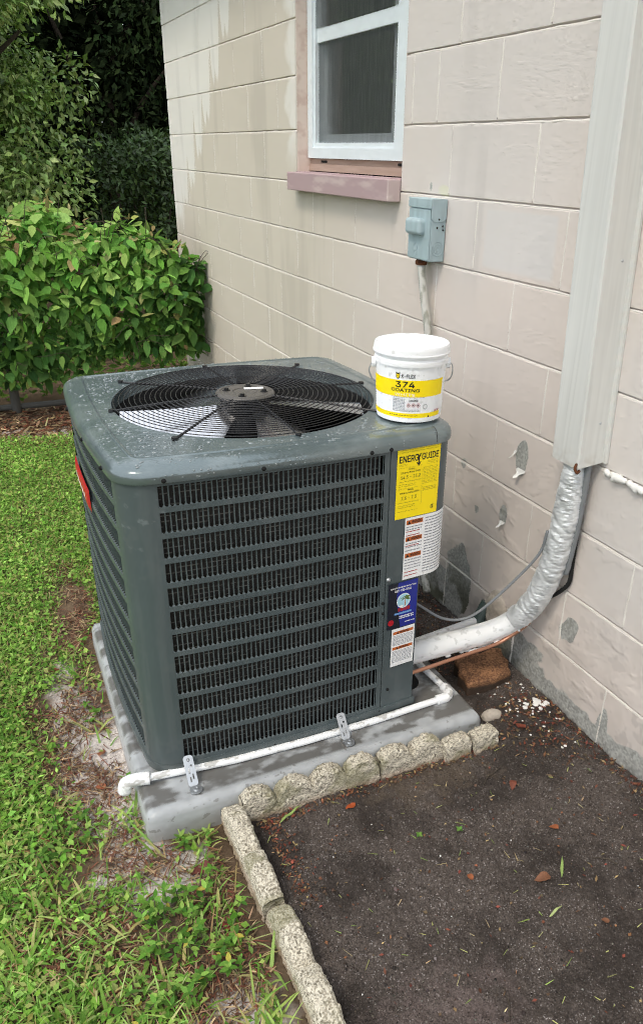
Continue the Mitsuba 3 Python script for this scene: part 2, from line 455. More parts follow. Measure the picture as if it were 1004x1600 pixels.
def lathe(profile, c=(0, 0, 0), n=48):
    pr = np.asarray(profile, float)
    ang = np.arange(n) * 2 * PI / n
    v = np.stack([pr[:, 0][:, None] * np.cos(ang), pr[:, 0][:, None] * np.sin(ang), np.repeat(pr[:, 1][:, None], n, 1)], -1).reshape(-1, 3) + np.array(c)
    i, j = np.meshgrid(np.arange(len(pr) - 1), np.arange(n), indexing='ij')
    j2 = (j + 1) % n
    q = np.stack([i * n + j, i * n + j2, (i + 1) * n + j2, (i + 1) * n + j], -1).reshape(-1, 4)
    return trimesh.Trimesh(v, np.vstack([q[:, [0, 1, 2]], q[:, [0, 2, 3]]]), process=False)


def grid(us, vs, fn):
    """surface fn(U, V) -> (..., 3) over the grid us x vs"""
    U, V = np.meshgrid(us, vs, indexing='ij')
    P = fn(U, V)
    a, b = U.shape
    i, j = np.meshgrid(np.arange(a - 1), np.arange(b - 1), indexing='ij')
    q = np.stack([i * b + j, (i + 1) * b + j, (i + 1) * b + j + 1, i * b + j + 1], -1).reshape(-1, 4)
    return trimesh.Trimesh(P.reshape(-1, 3), np.vstack([q[:, [0, 1, 2]], q[:, [0, 2, 3]]]), process=False)


def extrude(poly, h, z0=0.0):
    parts = [trimesh.creation.extrude_polygon(g, h, engine='earcut') for g in getattr(poly, 'geoms', [poly])]
    m = cat(parts)
    m.apply_translation((0, 0, z0))
    return m


def loft(rings, cap_end=False):
    """rings: list of (n, 3) closed loops with equal counts"""
    n = len(rings[0])
    v = np.vstack(rings)
    i, j = np.meshgrid(np.arange(len(rings) - 1), np.arange(n), indexing='ij')
    j2 = (j + 1) % n
    q = np.stack([i * n + j, i * n + j2, (i + 1) * n + j2, (i + 1) * n + j], -1).reshape(-1, 4)
    f = np.vstack([q[:, [0, 1, 2]], q[:, [0, 2, 3]]])
    return trimesh.Trimesh(v, f, process=False)


# ---------------------------------------------------------------- the house
JZ = [0.1988 + 0.2032 * i for i in range(-1, 13)]       # bed joints; the lowest below grade
odd = [5.67, 5.27, 4.845, 4.43, 4.003, 3.59, 3.185, 2.765]
even = [5.46, 5.05, 4.646, 4.228, 3.81, 3.40, 2.975, 2.56]
near = {0: [2.14, 1.71, 1.28, 0.86], 1: [1.93, 1.50, 1.08, 0.66], 2: [2.13, 1.70, 1.27, 0.85], 3: [2.35, 1.92, 1.49, 1.07],
        4: [2.13, 1.71, 1.28, 0.86], 5: [2.34, 1.91, 1.49, 1.07], 6: [2.13, 1.71, 1.28, 0.86], 7: [2.30, 1.87, 1.45, 1.03],
        8: [2.40, 2.07, 1.66, 1.25], 9: [2.29, 1.87, 1.45, 1.03], 10: [2.40, 2.07, 1.66, 1.25], 11: [2.29, 1.87, 1.45, 1.03], 12: [2.40, 2.07, 1.66, 1.25]}
OY0, OY1, OZ0, OZ1 = 2.615, 3.585, 1.4180, 2.56          # window opening
WY0, WY1, WTOP = -0.62, 5.868, 2.66


def block(y0, y1, z0, z1, cz0=True, cz1=True):
    j = rng.normal(0, 0.0007, 4)
    cb, ct, cv, d = 0.0028, 0.0088, 0.0022, 0.0105
    xo = -0.0 + np.abs(rng.normal(0, 0.0006))
    f = np.array([[xo + j[0] * .6, y0 + cv, z0 + cb + j[0]], [xo + j[1] * .6, y1 - cv, z0 + cb + j[1]], [xo + j[2] * .6, y1 - cv, z1 - ct + j[2]], [xo + j[3] * .6, y0 + cv, z1 - ct + j[3]]])
    o = np.array([[d, y0, z0], [d, y1, z0], [d, y1, z1], [d, y0, z1]])
    b = o + [0.004, 0, 0]
    v = np.vstack([f, o, b])
    F = [[0, 3, 2, 1]]
    for a in range(4):
        c = (a + 1) % 4
        F.append([a, c, 4 + c, 4 + a])
        F.append([4 + a, 4 + c, 8 + c, 8 + a])
    F = np.array(F)
    return trimesh.Trimesh(v, np.vstack([F[:, [0, 1, 2]], F[:, [0, 2, 3]]]), process=False)


joints = []
for ci in range(13):
    z0, z1 = (JZ[ci], JZ[ci + 1])
    ys = [WY1] + (even if ci % 2 == 0 else odd) + near[ci] + [0.44 if ci % 2 else 0.22, 0.02 if ci % 2 else -0.2, WY0]
    for ya, yb in zip(ys[1:], ys[:-1]):
        segs = [(ya, yb)]
        if z1 > OZ0 + 0.01 and z0 < OZ1 - 0.01:
            segs = [s for s in ((ya, min(yb, OY0)), (max(ya, OY1), yb)) if s[1] - s[0] > 0.012]
        for s in segs:
            add('house__wall__block', block(s[0], s[1], z0, z1), 'm_wall', False)
        if not (z1 > OZ0 + 0.01 and OY0 - 0.01 < ya < OY1 + 0.01) and ya > WY0:
            zz = np.linspace(z0 + 0.008, z1 - 0.008, 9)
            pts = np.stack([np.full(9, 0.0032) + rng.normal(0, 0.0005, 9), ya + rng.normal(0, 0.0009, 9), zz], 1)
            joints.append(tube(pts, 0.0038 + rng.normal(0, 0.0006, 9), 6))
for ci in range(1, 13):
    for ya, yb in (((WY0, WY1),) if not OZ0 + 0.01 < JZ[ci] < OZ1 else ((WY0, OY0), (OY1, WY1))):
        yy = np.arange(ya, yb, 0.03)
        joints.append(tube(np.stack([np.full(len(yy), 0.0046) + rng.normal(0, 0.0006, len(yy)), yy, JZ[ci] - 0.0058 + rng.normal(0, 0.0005, len(yy))], 1), 0.0036 + rng.normal(0, 0.0005, len(yy)), 6))
add('house__wall__joint', cat(joints), 'm_joint', True, kind='stuff')
wall_poly = sg.Polygon([(WY0, -0.1), (WY1, -0.1), (WY1, WTOP), (WY0, WTOP)], [[(OY0, OZ0), (OY1, OZ0), (OY1, OZ1), (OY0, OZ1)]])
wm = extrude(wall_poly, 0.19)
wm.vertices = np.stack([0.0118 + wm.vertices[:, 2], wm.vertices[:, 0], wm.vertices[:, 1]], 1)
wm.invert()
add('house__wall', wm, 'm_joint', False)
thing('house', 'pale beige painted concrete block house wall with one window and peeling paint', 'house')
add('house__side_wall', cat([box(0.2, 6.0, WY1 - 0.19, WY1 - 0.002, -0.1, WTOP), box(5.8, 6.0, WY0, WY1 - 0.19, -0.1, WTOP), box(0.2, 5.8, WY0, WY0 + 0.19, -0.1, WTOP)]), 'm_body', False)
rf = [(-0.32, 2.67), (-0.32, 2.79), (3.0, 4.1), (6.3, 2.79), (6.3, 2.67)]
rm = extrude(sg.Polygon(rf), WY1 - WY0 + 0.6)
rm.vertices = np.stack([rm.vertices[:, 0], rm.vertices[:, 2] + WY0 - 0.3, rm.vertices[:, 1]], 1)
add('house__roof', rm, 'm_roof', False)
add('house__soffit', box(-0.31, 0.1, WY0 - 0.28, WY1 + 0.28, 2.662, 2.668), 'm_soffit', False)


# window: white vinyl frame set back in the opening
def ring2(x0, x1, o, i):
    P = sg.box(o[0], o[2], o[1], o[3]).difference(sg.box(i[0], i[2], i[1], i[3]))
    m = extrude(P, x1 - x0)
    m.vertices = np.stack([m.vertices[:, 2] + x0, m.vertices[:, 0], m.vertices[:, 1]], 1)
    return m


def ring_frame(x0, x1, y0, y1, z0, z1, w, wb=None):
    wb = w if wb is None else wb
    P = sg.Polygon([(y0, z0), (y1, z0), (y1, z1), (y0, z1)], [[(y0 + w, z0 + wb), (y1 - w, z0 + wb), (y1 - w, z1 - w), (y0 + w, z1 - w)]])
    m = extrude(P, x1 - x0)
    m.vertices = np.stack([m.vertices[:, 2] + x0, m.vertices[:, 0], m.vertices[:, 1]], 1)
    m.invert()
    return m


W = 'house__window'
add(W, cat([ring2(0.050, 0.115, (2.640, 3.575, 1.512, 2.556), (2.772, 3.525, 1.552, 2.51)), ring2(0.058, 0.11, (2.772, 3.525, 1.552, 2.51), (2.788, 3.509, 1.571, 2.49))]), 'm_vinyl', False, label='white framed sash window with dark insect screen')
add(W + '__sash', ring2(0.098, 0.122, (2.79, 3.507, 1.573, 1.985), (2.885, 3.474, 1.604, 1.94)), 'm_vinyl', False)
add(W + '__sash', ring2(0.066, 0.090, (2.79, 3.507, 1.936, 2.488), (2.83, 3.465, 1.984, 2.45)), 'm_vinyl', False)
add(W + '__screen', grid([2.789, 3.508], [1.572, 1.9355], lambda u, v: np.stack([0 * u + 0.074, u, v], -1)), 'm_screen', False)
add(W + '__pane', grid([2.87, 3.49], [1.59, 1.95], lambda u, v: np.stack([0 * u + 0.110, u, v], -1)), 'm_glass', False)
add(W + '__pane', grid([2.70, 3.50], [1.97, 2.49], lambda u, v: np.stack([0 * u + 0.078, u, v], -1)), 'm_glass', False)
add(W + '__screen', grid([2.789, 3.508], [1.985, 2.489], lambda u, v: np.stack([0 * u + 0.062, u, v], -1)), 'm_screen', False)
add(W + '__reveal', box(0.004, 0.19, OY1 - 0.004, OY1 - 0.0005, OZ0 + 0.002, OZ1), 'm_peach', False)
add(W + '__reveal', box(0.004, 0.19, OY0 + 0.0005, OY0 + 0.004, OZ0 + 0.002, OZ1), 'm_peach', False)
add(W + '__apron', cat([box(0.058, 0.11, OY0 + 0.004, OY1 - 0.004, 1.462, 1.490), box(0.066, 0.11, OY0 + 0.004, OY1 - 0.004, 1.4905, 1.511)]), 'm_apron', False)
add(W + '__weep_hole', cat([box(0.0635, 0.067, y_, y_ + 0.06, 1.495, 1.504) for y_ in (2.70, 3.40)]), 'm_dark', False)
sill = cat([rbox(-0.052, -0.0015, 2.612, 3.575, 1.384, 1.455, 0.004), box(-0.004, 0.062, OY0 + 0.003, OY1 - 0.003, 1.4215, 1.458)])
add(W + '__sill', sill, 'm_sill', 20, label='mauve painted window sill with a chipped cream end')
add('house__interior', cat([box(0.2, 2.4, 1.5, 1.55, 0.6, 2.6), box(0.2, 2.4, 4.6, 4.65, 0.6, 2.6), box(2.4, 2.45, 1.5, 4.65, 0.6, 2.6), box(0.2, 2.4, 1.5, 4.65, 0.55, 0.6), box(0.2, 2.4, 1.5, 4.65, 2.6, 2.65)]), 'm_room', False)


# paint peeling off in curls
def peel(y, z, w, h, curl):
    us, vs = np.linspace(-1, 1, 7), np.linspace(0, 1, 9)

    def f(u, v):
        width = w * (1 - v) ** 0.7 * (0.75 + 0.25 * np.sin(v * 9))
        a = v * curl
        return np.stack([-0.003 - h * (1 - np.cos(a)) / curl - 0.006 * u * u * v, y + u * width + 0.012 * v, z - h * np.sin(a) / curl], -1)
    return grid(us, vs, f)


add('house__wall__peeling_paint', peel(1.770, 0.686, 0.024, 0.034, 0.9), 'm_flake', True)
add('house__wall__peeling_paint', peel(1.832, 0.486, 0.015, 0.028, 0.8), 'm_flake', True)
add('house__wall__peeling_paint', peel(1.806, 0.735, 0.006, 0.030, 0.8), 'm_flake', True)
cr = spline([(-0.003, 1.425, 0.80), (-0.006, 1.33, 0.801), (-0.004, 1.25, 0.795), (-0.006, 1.1, 0.799), (-0.003, 0.9, 0.797)], 14)
cr = cr + rng.normal(0, 0.0016, cr.shape)
add('house__wall__cracked_caulk', tube(cr, 0.009 + rng.normal(0, 0.0022, len(cr)), 8), 'm_flake', True)


# ---------------------------------------------------------------- line set cover on the wall
def cover():
    prof = [(-0.001, 1.425), (-0.008, 1.425), (-0.008, 1.438), (-0.080, 1.444), (-0.083, 1.450), (-0.083, 1.546), (-0.080, 1.552), (-0.008, 1.556), (-0.008, 1.568), (-0.001, 1.568)]
    inner = [(-0.0012, 1.5645), (-0.005, 1.5645), (-0.005, 1.553), (-0.078, 1.5485), (-0.0800, 1.545), (-0.0800, 1.451), (-0.078, 1.4475), (-0.005, 1.4415), (-0.005, 1.4285), (-0.0012, 1.4285)]
    P = sg.Polygon(prof + inner)
    m = extrude(P, 1.845, 0.812)
    z = m.vertices[:, 2]
    m.vertices[:, 1] += 0.043 * (z - 0.812)
    low = (z < 0.82)
    m.vertices[low, 2] += 0.012 * (m.vertices[low, 0] + 0.08) / 0.08
    return m


thing('pipe_cover', 'tall pale grey metal channel covering pipes on the wall', 'pipe cover')
add('pipe_cover__channel', cover(), 'm_chase', 20)
add('pipe_cover__bent_tab', spl := tube(spline([(-0.081, 1.452, 0.825), (-0.088, 1.449, 0.815), (-0.084, 1.444, 0.803), (-0.074, 1.447, 0.806)], 6), 0.004, 8), 'm_rust', True)

for z_ in (0.93, 1.32, 1.71, 2.1):
    q = trimesh.creation.icosphere(2, 0.0042)
    q.apply_scale((1, 0.6, 1))
    q.apply_translation((-0.030, 1.4405 + 0.043 * (z_ - 0.812), z_))
    add('pipe_cover__screw', q, 'm_zinc', True)

# ---------------------------------------------------------------- electrical disconnect with conduit
D = 'disconnect_box'
thing(D, 'small blue grey metal electrical box on the wall beside the window', 'electrical box')
add(D + '__body', rbox(-0.056, -0.002, 2.300, 2.436, 1.222, 1.392, 0.003), 'm_box', 20)
add(D + '__cover', rbox(-0.0605, -0.0565, 2.302, 2.438, 1.226, 1.378, 0.0015), 'm_box', 20)
add(D + '__hood', cat([rbox(-0.064, -0.001, 2.297, 2.440, 1.380, 1.409, 0.003)]), 'm_box', 20)
hb = sg.Polygon([(-0.058, 1.409), (-0.004, 1.409), (-0.004, 1.352), (-0.016, 1.343), (-0.046, 1.343), (-0.058, 1.352)])
hm = extrude(hb, 0.003)
hm.vertices = np.stack([hm.vertices[:, 0], 2.2965 + hm.vertices[:, 2], hm.vertices[:, 1]], 1)
add(D + '__side_flap', hm, 'm_box', False)
add(D + '__handle_bulge', rbox(-0.084, -0.050, 2.332, 2.428, 1.300, 1.350, 0.013, 2), 'm_box', 40)
kr = []
for r_ in (0.0215, 0.0135, 0.006):
    a_ = np.linspace(0, 2 * PI, 33)[:-1]
    kr.append(tube(np.stack([-0.029 + r_ * np.cos(a_), np.full(32, 2.2995), 1.262 + r_ * np.sin(a_)], 1), 0.0012, 5, closed=True))
for r_, zc_ in ((0.012, 1.262), (0.009, 1.243)):
    a_ = np.linspace(0, 2 * PI, 25)[:-1]
    kr.append(tube(np.stack([np.full(24, -0.0608), 2.385 + r_ * np.cos(a_), zc_ + r_ * np.sin(a_)], 1), 0.0011, 5, closed=True))
add(D + '__knockout', cat(kr), 'm_box', True)
add(D + '__rivet', cat([trimesh.creation.icosphere(1, 0.0032).apply_translation(c_) for c_ in ((-0.030, 2.2975, 1.350), (-0.014, 2.299, 1.330), (-0.034, 2.299, 1.325), (-0.012, 2.299, 1.318))]), 'm_dark', True)
thing('conduit', 'thin grey pipe running down the wall from the electrical box', 'conduit')
add('conduit__pipe', tube(spline([(-0.032, 2.390, 1.205), (-0.032, 2.36, 1.10), (-0.028, 2.325, 0.98), (-0.028, 2.31, 0.80), (-0.028, 2.30, 0.30), (-0.032, 2.25, 0.12), (-0.05, 2.18, 0.05)], 8), 0.0135, 14), 'm_conduit', True)
add('conduit__connector', lathe([(0.0, 0), (0.019, 0.0), (0.020, 0.010), (0.017, 0.016), (0.0, 0.018)], (-0.032, 2.392, 1.204), 14), 'm_rust', 30)

# ---------------------------------------------------------------- air conditioner
AC = 'air_conditioner'
thing(AC, 'dark grey outdoor air conditioning unit with louvered sides and round fan grille', 'air conditioner')
CX, CY, HX, HY, BOW, RC = -0.792, 1.992, 0.4139, 0.4126, 0.0206, 0.072


def footprint():
    t = np.linspace(-1, 1, 61)
    b = BOW * (1 - t * t)
    P = [(s * HX, -HY - w) for s, w in zip(t, b)] + [(HX + w, s * HY) for s, w in zip(t, b)] + [(-s * HX, HY + w) for s, w in zip(t, b)] + [(-HX - w, -s * HY) for s, w in zip(t, b)]
    return affinity.translate(sg.Polygon(P).buffer(-RC).buffer(RC, quad_segs=12), CX, CY)


FP = footprint()
_c = np.array(sg.polygon.orient(FP, 1.0).exterior.coords)[:-1]
_i = np.argmin(np.hypot(_c[:, 0] - CX, _c[:, 1] - (CY - HY - BOW)))
_c = np.roll(_c, -_i, 0)
_c = np.vstack([_c, _c[:1]])
_L = np.r_[0, np.cumsum(np.linalg.norm(np.diff(_c, axis=0), axis=1))]
LEN = _L[-1]
_S = np.linspace(0, LEN, 1601)
_P = np.stack([np.interp(_S, _L, _c[:, k]) for k in (0, 1)], 1)
_T = np.gradient(_P, axis=0)
_T[0] = _T[-1] = _P[1] - _P[-2]
_k = np.ones(9) / 9
_T = np.stack([np.convolve(np.r_[_T[-5:-1, k], _T[:, k], _T[1:5, k]], _k, 'valid') for k in (0, 1)], 1)
_T /= np.linalg.norm(_T, axis=1, keepdims=True)


def on_case(s, z, off=0.0):
    s = np.mod(np.asarray(s, float), LEN)
    x, y = np.interp(s, _S, _P[:, 0]), np.interp(s, _S, _P[:, 1])
    tx, ty = np.interp(s, _S, _T[:, 0]), np.interp(s, _S, _T[:, 1])
    return np.stack([x + ty * off, y - tx * off, np.broadcast_to(z, x.shape)], -1)


def s_at(x, y):
    s = _S[np.argmin(np.hypot(_P[:, 0] - x, _P[:, 1] - y))]
    return s - LEN if s > LEN * 0.62 else s


def strip(s0, s1, z0, z1, off=0.0, n=None, nz=2):
    n = n or max(2, int(abs(s1 - s0) / 0.008) + 1)
    return grid(np.linspace(s0, s1, n), np.linspace(z0, z1, nz), lambda u, v: on_case(u, v, off))


Z0, Z1 = 0.086, 0.896
ROW, NROW, PITCH = 0.06272, 12, 0.01182
RZ1 = 0.886


def louvers(s0, s1, zl=Z0, zh=Z1):
    n = max(1, int(round((s1 - s0) / PITCH)))
    w = (s1 - s0) / n
    V, F, k = [], [], 0

    def cell(h, top, bot):
        """one opening: flush band below and above it, bars set back on its two sides"""
        a, c, t, b = 0.0014, 0.0027, h - top, bot
        R0, R1, R2 = -0.0044, -0.0044, -0.0052
        P = np.array([(0, 0, 0), (w, 0, 0), (0, b, 0), (a + c, b, 0), (w - a - c, b, 0), (w, b, 0),
                      (0, b + c, R0), (a, b + c, R1), (w - a, b + c, R2), (w, b + c, R0),
                      (0, t - c, R0), (a, t - c, R1), (w - a, t - c, R2), (w, t - c, R0),
                      (0, t, 0), (a + c, t, 0), (w - a - c, t, 0), (w, t, 0), (0, h, 0), (w, h, 0)])
        Q = [(0, 1, 4, 3), (0, 3, 2, 2), (1, 5, 4, 4), (2, 3, 7, 6), (4, 5, 9, 8), (6, 7, 11, 10), (8, 9, 13, 12), (10, 11, 15, 14), (12, 13, 17, 16), (15, 16, 19, 18), (14, 15, 18, 18), (16, 17, 19, 19)]
        f = np.array([x for q in Q for x in ((q[0], q[1], q[2]), (q[0], q[2], q[3])) if len(set(x)) == 3])
        return P, f, [3, 4, 8, 12, 16, 15, 11, 7]
    z = RZ1
    for r in range(NROW):
        h = ROW if r < NROW - 1 else 0.0775
        v, f, loop = cell(h, 0.0062, 0.0068)
        z -= h
        a = np.arange(n) * w + s0
        V.append(on_case((a[:, None] + v[None, :, 0]).ravel(), z + np.tile(v[:, 1], n), np.tile(v[:, 2], n)))
        F.append((f[None] + (np.arange(n) * len(v))[:, None, None]).reshape(-1, 3) + k)
        k += n * len(v)
        lv_ = v[loop]
        m = len(loop)
        V += [on_case((a[:, None] + lv_[None, :, 0]).ravel(), z + np.tile(lv_[:, 1], n), np.tile(lv_[:, 2] - d_, n)) for d_ in (0.0, 0.0022)]
        i = np.arange(m)
        i2 = (i + 1) % m
        o = n * m
        q = np.stack([i, i2, i2 + o, i + o], 1)
        q = (q[None] + (np.arange(n) * m)[:, None, None]).reshape(-1, 4) + k
        F.append(np.vstack([q[:, [0, 1, 2]], q[:, [0, 2, 3]]]))
        k += 2 * o
    return trimesh.Trimesh(np.vstack(V), np.vstack(F), process=False), z


sFL, sFR = s_at(-1.131, 1.573), s_at(-0.5865, 1.573)
sSeam = s_at(-0.5700, 1.573)
sL0, sL1 = s_at(-1.2215, 2.335), s_at(-1.2215, 1.650)
sB0, sB1 = s_at(-0.48, 2.42), s_at(-1.10, 2.42)
if sB0 < 0:
    sB0 += LEN
if sB1 < 0:
    sB1 += LEN
sR0, sR1 = s_at(-0.364, 1.90), s_at(-0.364, 2.33)
fr, zb_ = louvers(sFL, sFR)
add(AC + '__louver_panel', cat([fr, strip(sFL, sFR, RZ1, Z1), strip(sFL, sFR, Z0, zb_)]), 'm_case', 40)
fl, _ = louvers(sL0, sL1)
add(AC + '__louver_panel', cat([fl, strip(sL0, sL1, RZ1, Z1), strip(sL0, sL1, Z0, zb_)]), 'm_case', 40)
bk, _ = louvers(sB0, sB1)
add(AC + '__louver_panel', cat([bk, strip(sB0, sB1, RZ1, Z1), strip(sB0, sB1, Z0, zb_)]), 'm_case', 40)
rt, _ = louvers(sR0, sR1)
add(AC + '__louver_panel', cat([rt, strip(sR0, sR1, RZ1, Z1), strip(sR0, sR1, Z0, zb_)]), 'm_case', 40)
add(AC + '__corner_panel', strip(sL1, sFL, Z0, Z1), 'm_case', True)
add(AC + '__corner_panel', strip(sFR, sSeam - 0.001, Z0, Z1, n=3), 'm_case', True)
add(AC + '__corner_panel', strip(sB1, sL0 + LEN, Z0, Z1), 'm_case', True)
add(AC + '__corner_panel', strip(sR1, sB0, Z0, Z1), 'm_case', True)
sAc = s_at(-0.364, 1.80)
ZN = 0.517
NX, NY = -0.464, 1.80


def shell(s0, s1, z0, z1, t=0.0015):
    us = np.linspace(s0, s1, 60)
    m = [grid(us, [z0, z1], lambda u, v: on_case(u, v, t)), grid(us, [0, 1], lambda u, v: on_case(u, z0, t - 0.012 * v)),
         grid([0, 1], [z0, z1], lambda u, v: on_case(0 * u + s0, v, t - 0.012 * u)), grid([0, 1], [z0, z1], lambda u, v: on_case(0 * u + s1, v, t - 0.012 * u))]
    return cat(m)


add(AC + '__access_panel', shell(sSeam + 0.0012, sAc, ZN, Z1), 'm_case', 40, label='rounded electrical access panel on the front right corner')
sLow = s_at(NX, 1.575)
add(AC + '__service_panel', cat([strip(sSeam + 0.0012, sLow, Z0, ZN + 0.004, -0.0006), grid([0, 1], [Z0, ZN], lambda u, v: np.stack([np.full(u.shape, NX), 1.5785 + u * (NY - 1.5785), v], -1))]), 'm_case', 40)
add(AC + '__corner_panel', cat([strip(sAc, sR0, Z0, Z1), box(NX, -0.362, NY, NY + 0.004, Z0, Z1), extrude(sg.box(NX, 1.5, -0.33, NY).intersection(FP.buffer(-0.012)), 0.003, ZN + 0.004)]), 'm_dark', 40)
pan = FP.buffer(0.004).difference(sg.box(-0.455, 1.4, -0.2, 1.79))
add(AC + '__base_pan', cat([extrude(pan.difference(FP.buffer(-0.015)), 0.021, 0.0915), extrude(pan, 0.004, 0.1005)]), 'm_case', 20)
coil = [grid(np.linspace(sSeam - LEN + 0.52, sSeam - 0.01, 160), [0.10, 0.89], lambda u, v: on_case(u, v, -0.026))]
add(AC + '__coil', cat(coil), 'm_coil', True)

# stickers: flat print bent round the casing


class Sticker:
    def __init__(self, key, s0, z0, w, h, bsdf, off=0.0026, label=None):
        self.key, self.s0, self.z0, self.w, self.h, self.off = key, s0, z0, w, h, off
        add(key, cat([grid(np.linspace(0, w, 30), [0, h], lambda u, v: on_case(s0 + u, z0 + v, off))]), bsdf, True, label=label)
        self.inks = {}

    def put(self, m, ink, lift=0.0004):
        v = np.asarray(m.vertices)
        P = on_case(self.s0 + v[:, 0], self.z0 + v[:, 1], self.off + lift + np.clip(v[:, 2], 0, 0.0003))
        self.inks.setdefault(ink, []).append(trimesh.Trimesh(P, m.faces, process=False))

    def text(self, s, x, y, h, ink='m_ink', bold=False, w=None, lift=0.0004, center=False):
        m = meshkit.text_mesh(s, h, 0.0002, bold)
        b = m.bounds
        m.apply_translation((-b[0, 0], 0, 0))
        if w:
            m.apply_scale((w / (b[1, 0] - b[0, 0]), 1, 1))
        if center:
            m.apply_translation((-(m.bounds[1, 0]) / 2, 0, 0))
        m.apply_translation((x, y, 0))
        self.put(m, ink, lift)

    def bar(self, x0, x1, y0, y1, ink, lift=0.0003):
        n = max(2, int((x1 - x0) / 0.008) + 1)
        self.put(grid(np.linspace(x0, x1, n), [y0, y1], lambda u, v: np.stack([u, v, 0 * u], -1)), ink, lift)

    def lines(self, x0, x1, y0, y1, n, th, ink='m_grey_ink', seed=0, lo=0.004, hi=0.011):
        g = np.random.default_rng(seed)
        for i in range(n):
            y = y1 - (i + 0.5) * (y1 - y0) / n
            x = x0
            while x < x1 - 0.002:
                w = min(g.uniform(lo, hi), x1 - x)
                self.bar(x, x + w, y - th / 2, y + th / 2, ink)
                x += w + g.uniform(0.0012, 0.0022)

    def poly(self, pts, ink, lift=0.0005):
        m = extrude(sg.Polygon(pts), 0.0002)
        self.put(m, ink, lift)

    def done(self, name='lettering'):
        for ink, ms in self.inks.items():
            add(f'{self.key}__{name}', cat(ms), ink, False, kind='stuff')


sE = s_at(-0.553, 1.573)
E = Sticker(AC + '__energy_label', sE, 0.701, 0.129, 0.189, 'm_yellow', label='yellow energy label with black print')
E.text('ENERG', 0.006, 0.152, 0.0165, bold=True, w=0.056)
E.text('GUIDE', 0.072, 0.152, 0.0165, bold=True, w=0.051)
E.poly([(0.0615, 0.152), (0.0655, 0.152), (0.0655, 0.160), (0.0705, 0.169), (0.0665, 0.169), (0.0635, 0.1635), (0.0605, 0.169), (0.0565, 0.169), (0.0615, 0.160)], 'm_ink')
E.bar(0.0618, 0.0652, 0.142, 0.153, 'm_ink')
E.poly([(0.0635, 0.1375), (0.0705, 0.146), (0.068, 0.148), (0.0635, 0.1425), (0.059, 0.148), (0.0565, 0.146)], 'm_ink')
E.text('Cooling', 0.034, 0.131, 0.0040, w=0.018)
E.text('Efficiency Rating (SEER)', 0.012, 0.123, 0.0040, w=0.058)
E.text('14.5 - 15.2', 0.012, 0.108, 0.0088, w=0.058)
E.lines(0.008, 0.073, 0.098, 0.103, 1, 0.0009, 'm_ink', 1, 0.006, 0.02)
E.lines(0.008, 0.03, 0.086, 0.096, 2, 0.0008, 'm_ink', 2)
E.lines(0.028, 0.058, 0.086, 0.094, 2, 0.0008, 'm_ink', 3)
E.text('Heating', 0.034, 0.076, 0.0040, w=0.017)
E.text('Efficiency Rating (HSPF)', 0.012, 0.068, 0.0040, w=0.057)
E.text('7.5 - 7.5', 0.016, 0.051, 0.0088, w=0.046)
E.lines(0.006, 0.07, 0.041, 0.046, 1, 0.0009, 'm_ink', 4, 0.006, 0.02)
E.lines(0.008, 0.062, 0.028, 0.038, 2, 0.0008, 'm_ink', 5)
E.lines(0.006, 0.07, 0.016, 0.024, 1, 0.0008, 'm_ink', 6)
E.bar(0.0765, 0.0770, 0.03, 0.128, 'm_ink')
E.bar(0.006, 0.0765, 0.0815, 0.0819, 'm_ink')
E.bar(0.006, 0.0765, 0.1375, 0.1379, 'm_ink')
E.lines(0.080, 0.123, 0.085, 0.132, 12, 0.0007, 'm_ink', 7)
E.lines(0.080, 0.123, 0.066, 0.078, 3, 0.0009, 'm_ink', 8)
E.lines(0.006, 0.03, 0.142, 0.148, 2, 0.0007, 'm_ink', 9)
E.lines(0.09, 0.124, 0.136, 0.148, 3, 0.0007, 'm_ink', 10)
E.lines(0.012, 0.123, 0.175, 0.186, 2, 0.0007, 'm_ink', 12, 0.01, 0.03)
E.lines(0.108, 0.119, 0.012, 0.024, 6, 0.0015, 'm_ink', 11, 0.002, 0.004)
E.done()

sW = s_at(-0.519, 1.573)
Wl = Sticker(AC + '__warning_label', sW, 0.5195, 0.185, 0.180, 'm_paper', 0.0030, label='large white warning label with orange bands wrapped round the corner')
for i_, (yy, hh) in enumerate(((0.160, 0.013), (0.112, 0.013), (0.064, 0.013))):
    Wl.bar(0.004, 0.055, yy, yy + hh, 'm_orange', 0.0002)
    Wl.poly([(0.007, yy + 0.002), (0.017, yy + 0.002), (0.012, yy + 0.011)], 'm_ink')
    Wl.text('WARNING', 0.020, yy + 0.0025, 0.0085, 'm_ink', True, w=0.032)
for yy in (0.147, 0.139, 0.128, 0.098, 0.052, 0.038, 0.020, 0.010):
    if yy in (0.139, 0.128, 0.098, 0.020, 0.010):
        Wl.bar(0.004, 0.046, yy, yy + 0.0024, 'm_red_ink', 0.0002)
Wl.lines(0.062, 0.181, 0.008, 0.174, 20, 0.0030, 'm_grey_ink', 21, 0.005, 0.014)
Wl.lines(0.004, 0.055, 0.142, 0.157, 2, 0.0030, 'm_grey_ink', 22, 0.004, 0.012)
Wl.lines(0.004, 0.055, 0.080, 0.110, 3, 0.0030, 'm_grey_ink', 23, 0.004, 0.012)
Wl.lines(0.004, 0.055, 0.028, 0.062, 4, 0.0028, 'm_grey_ink', 24, 0.004, 0.012)
Wl.done()

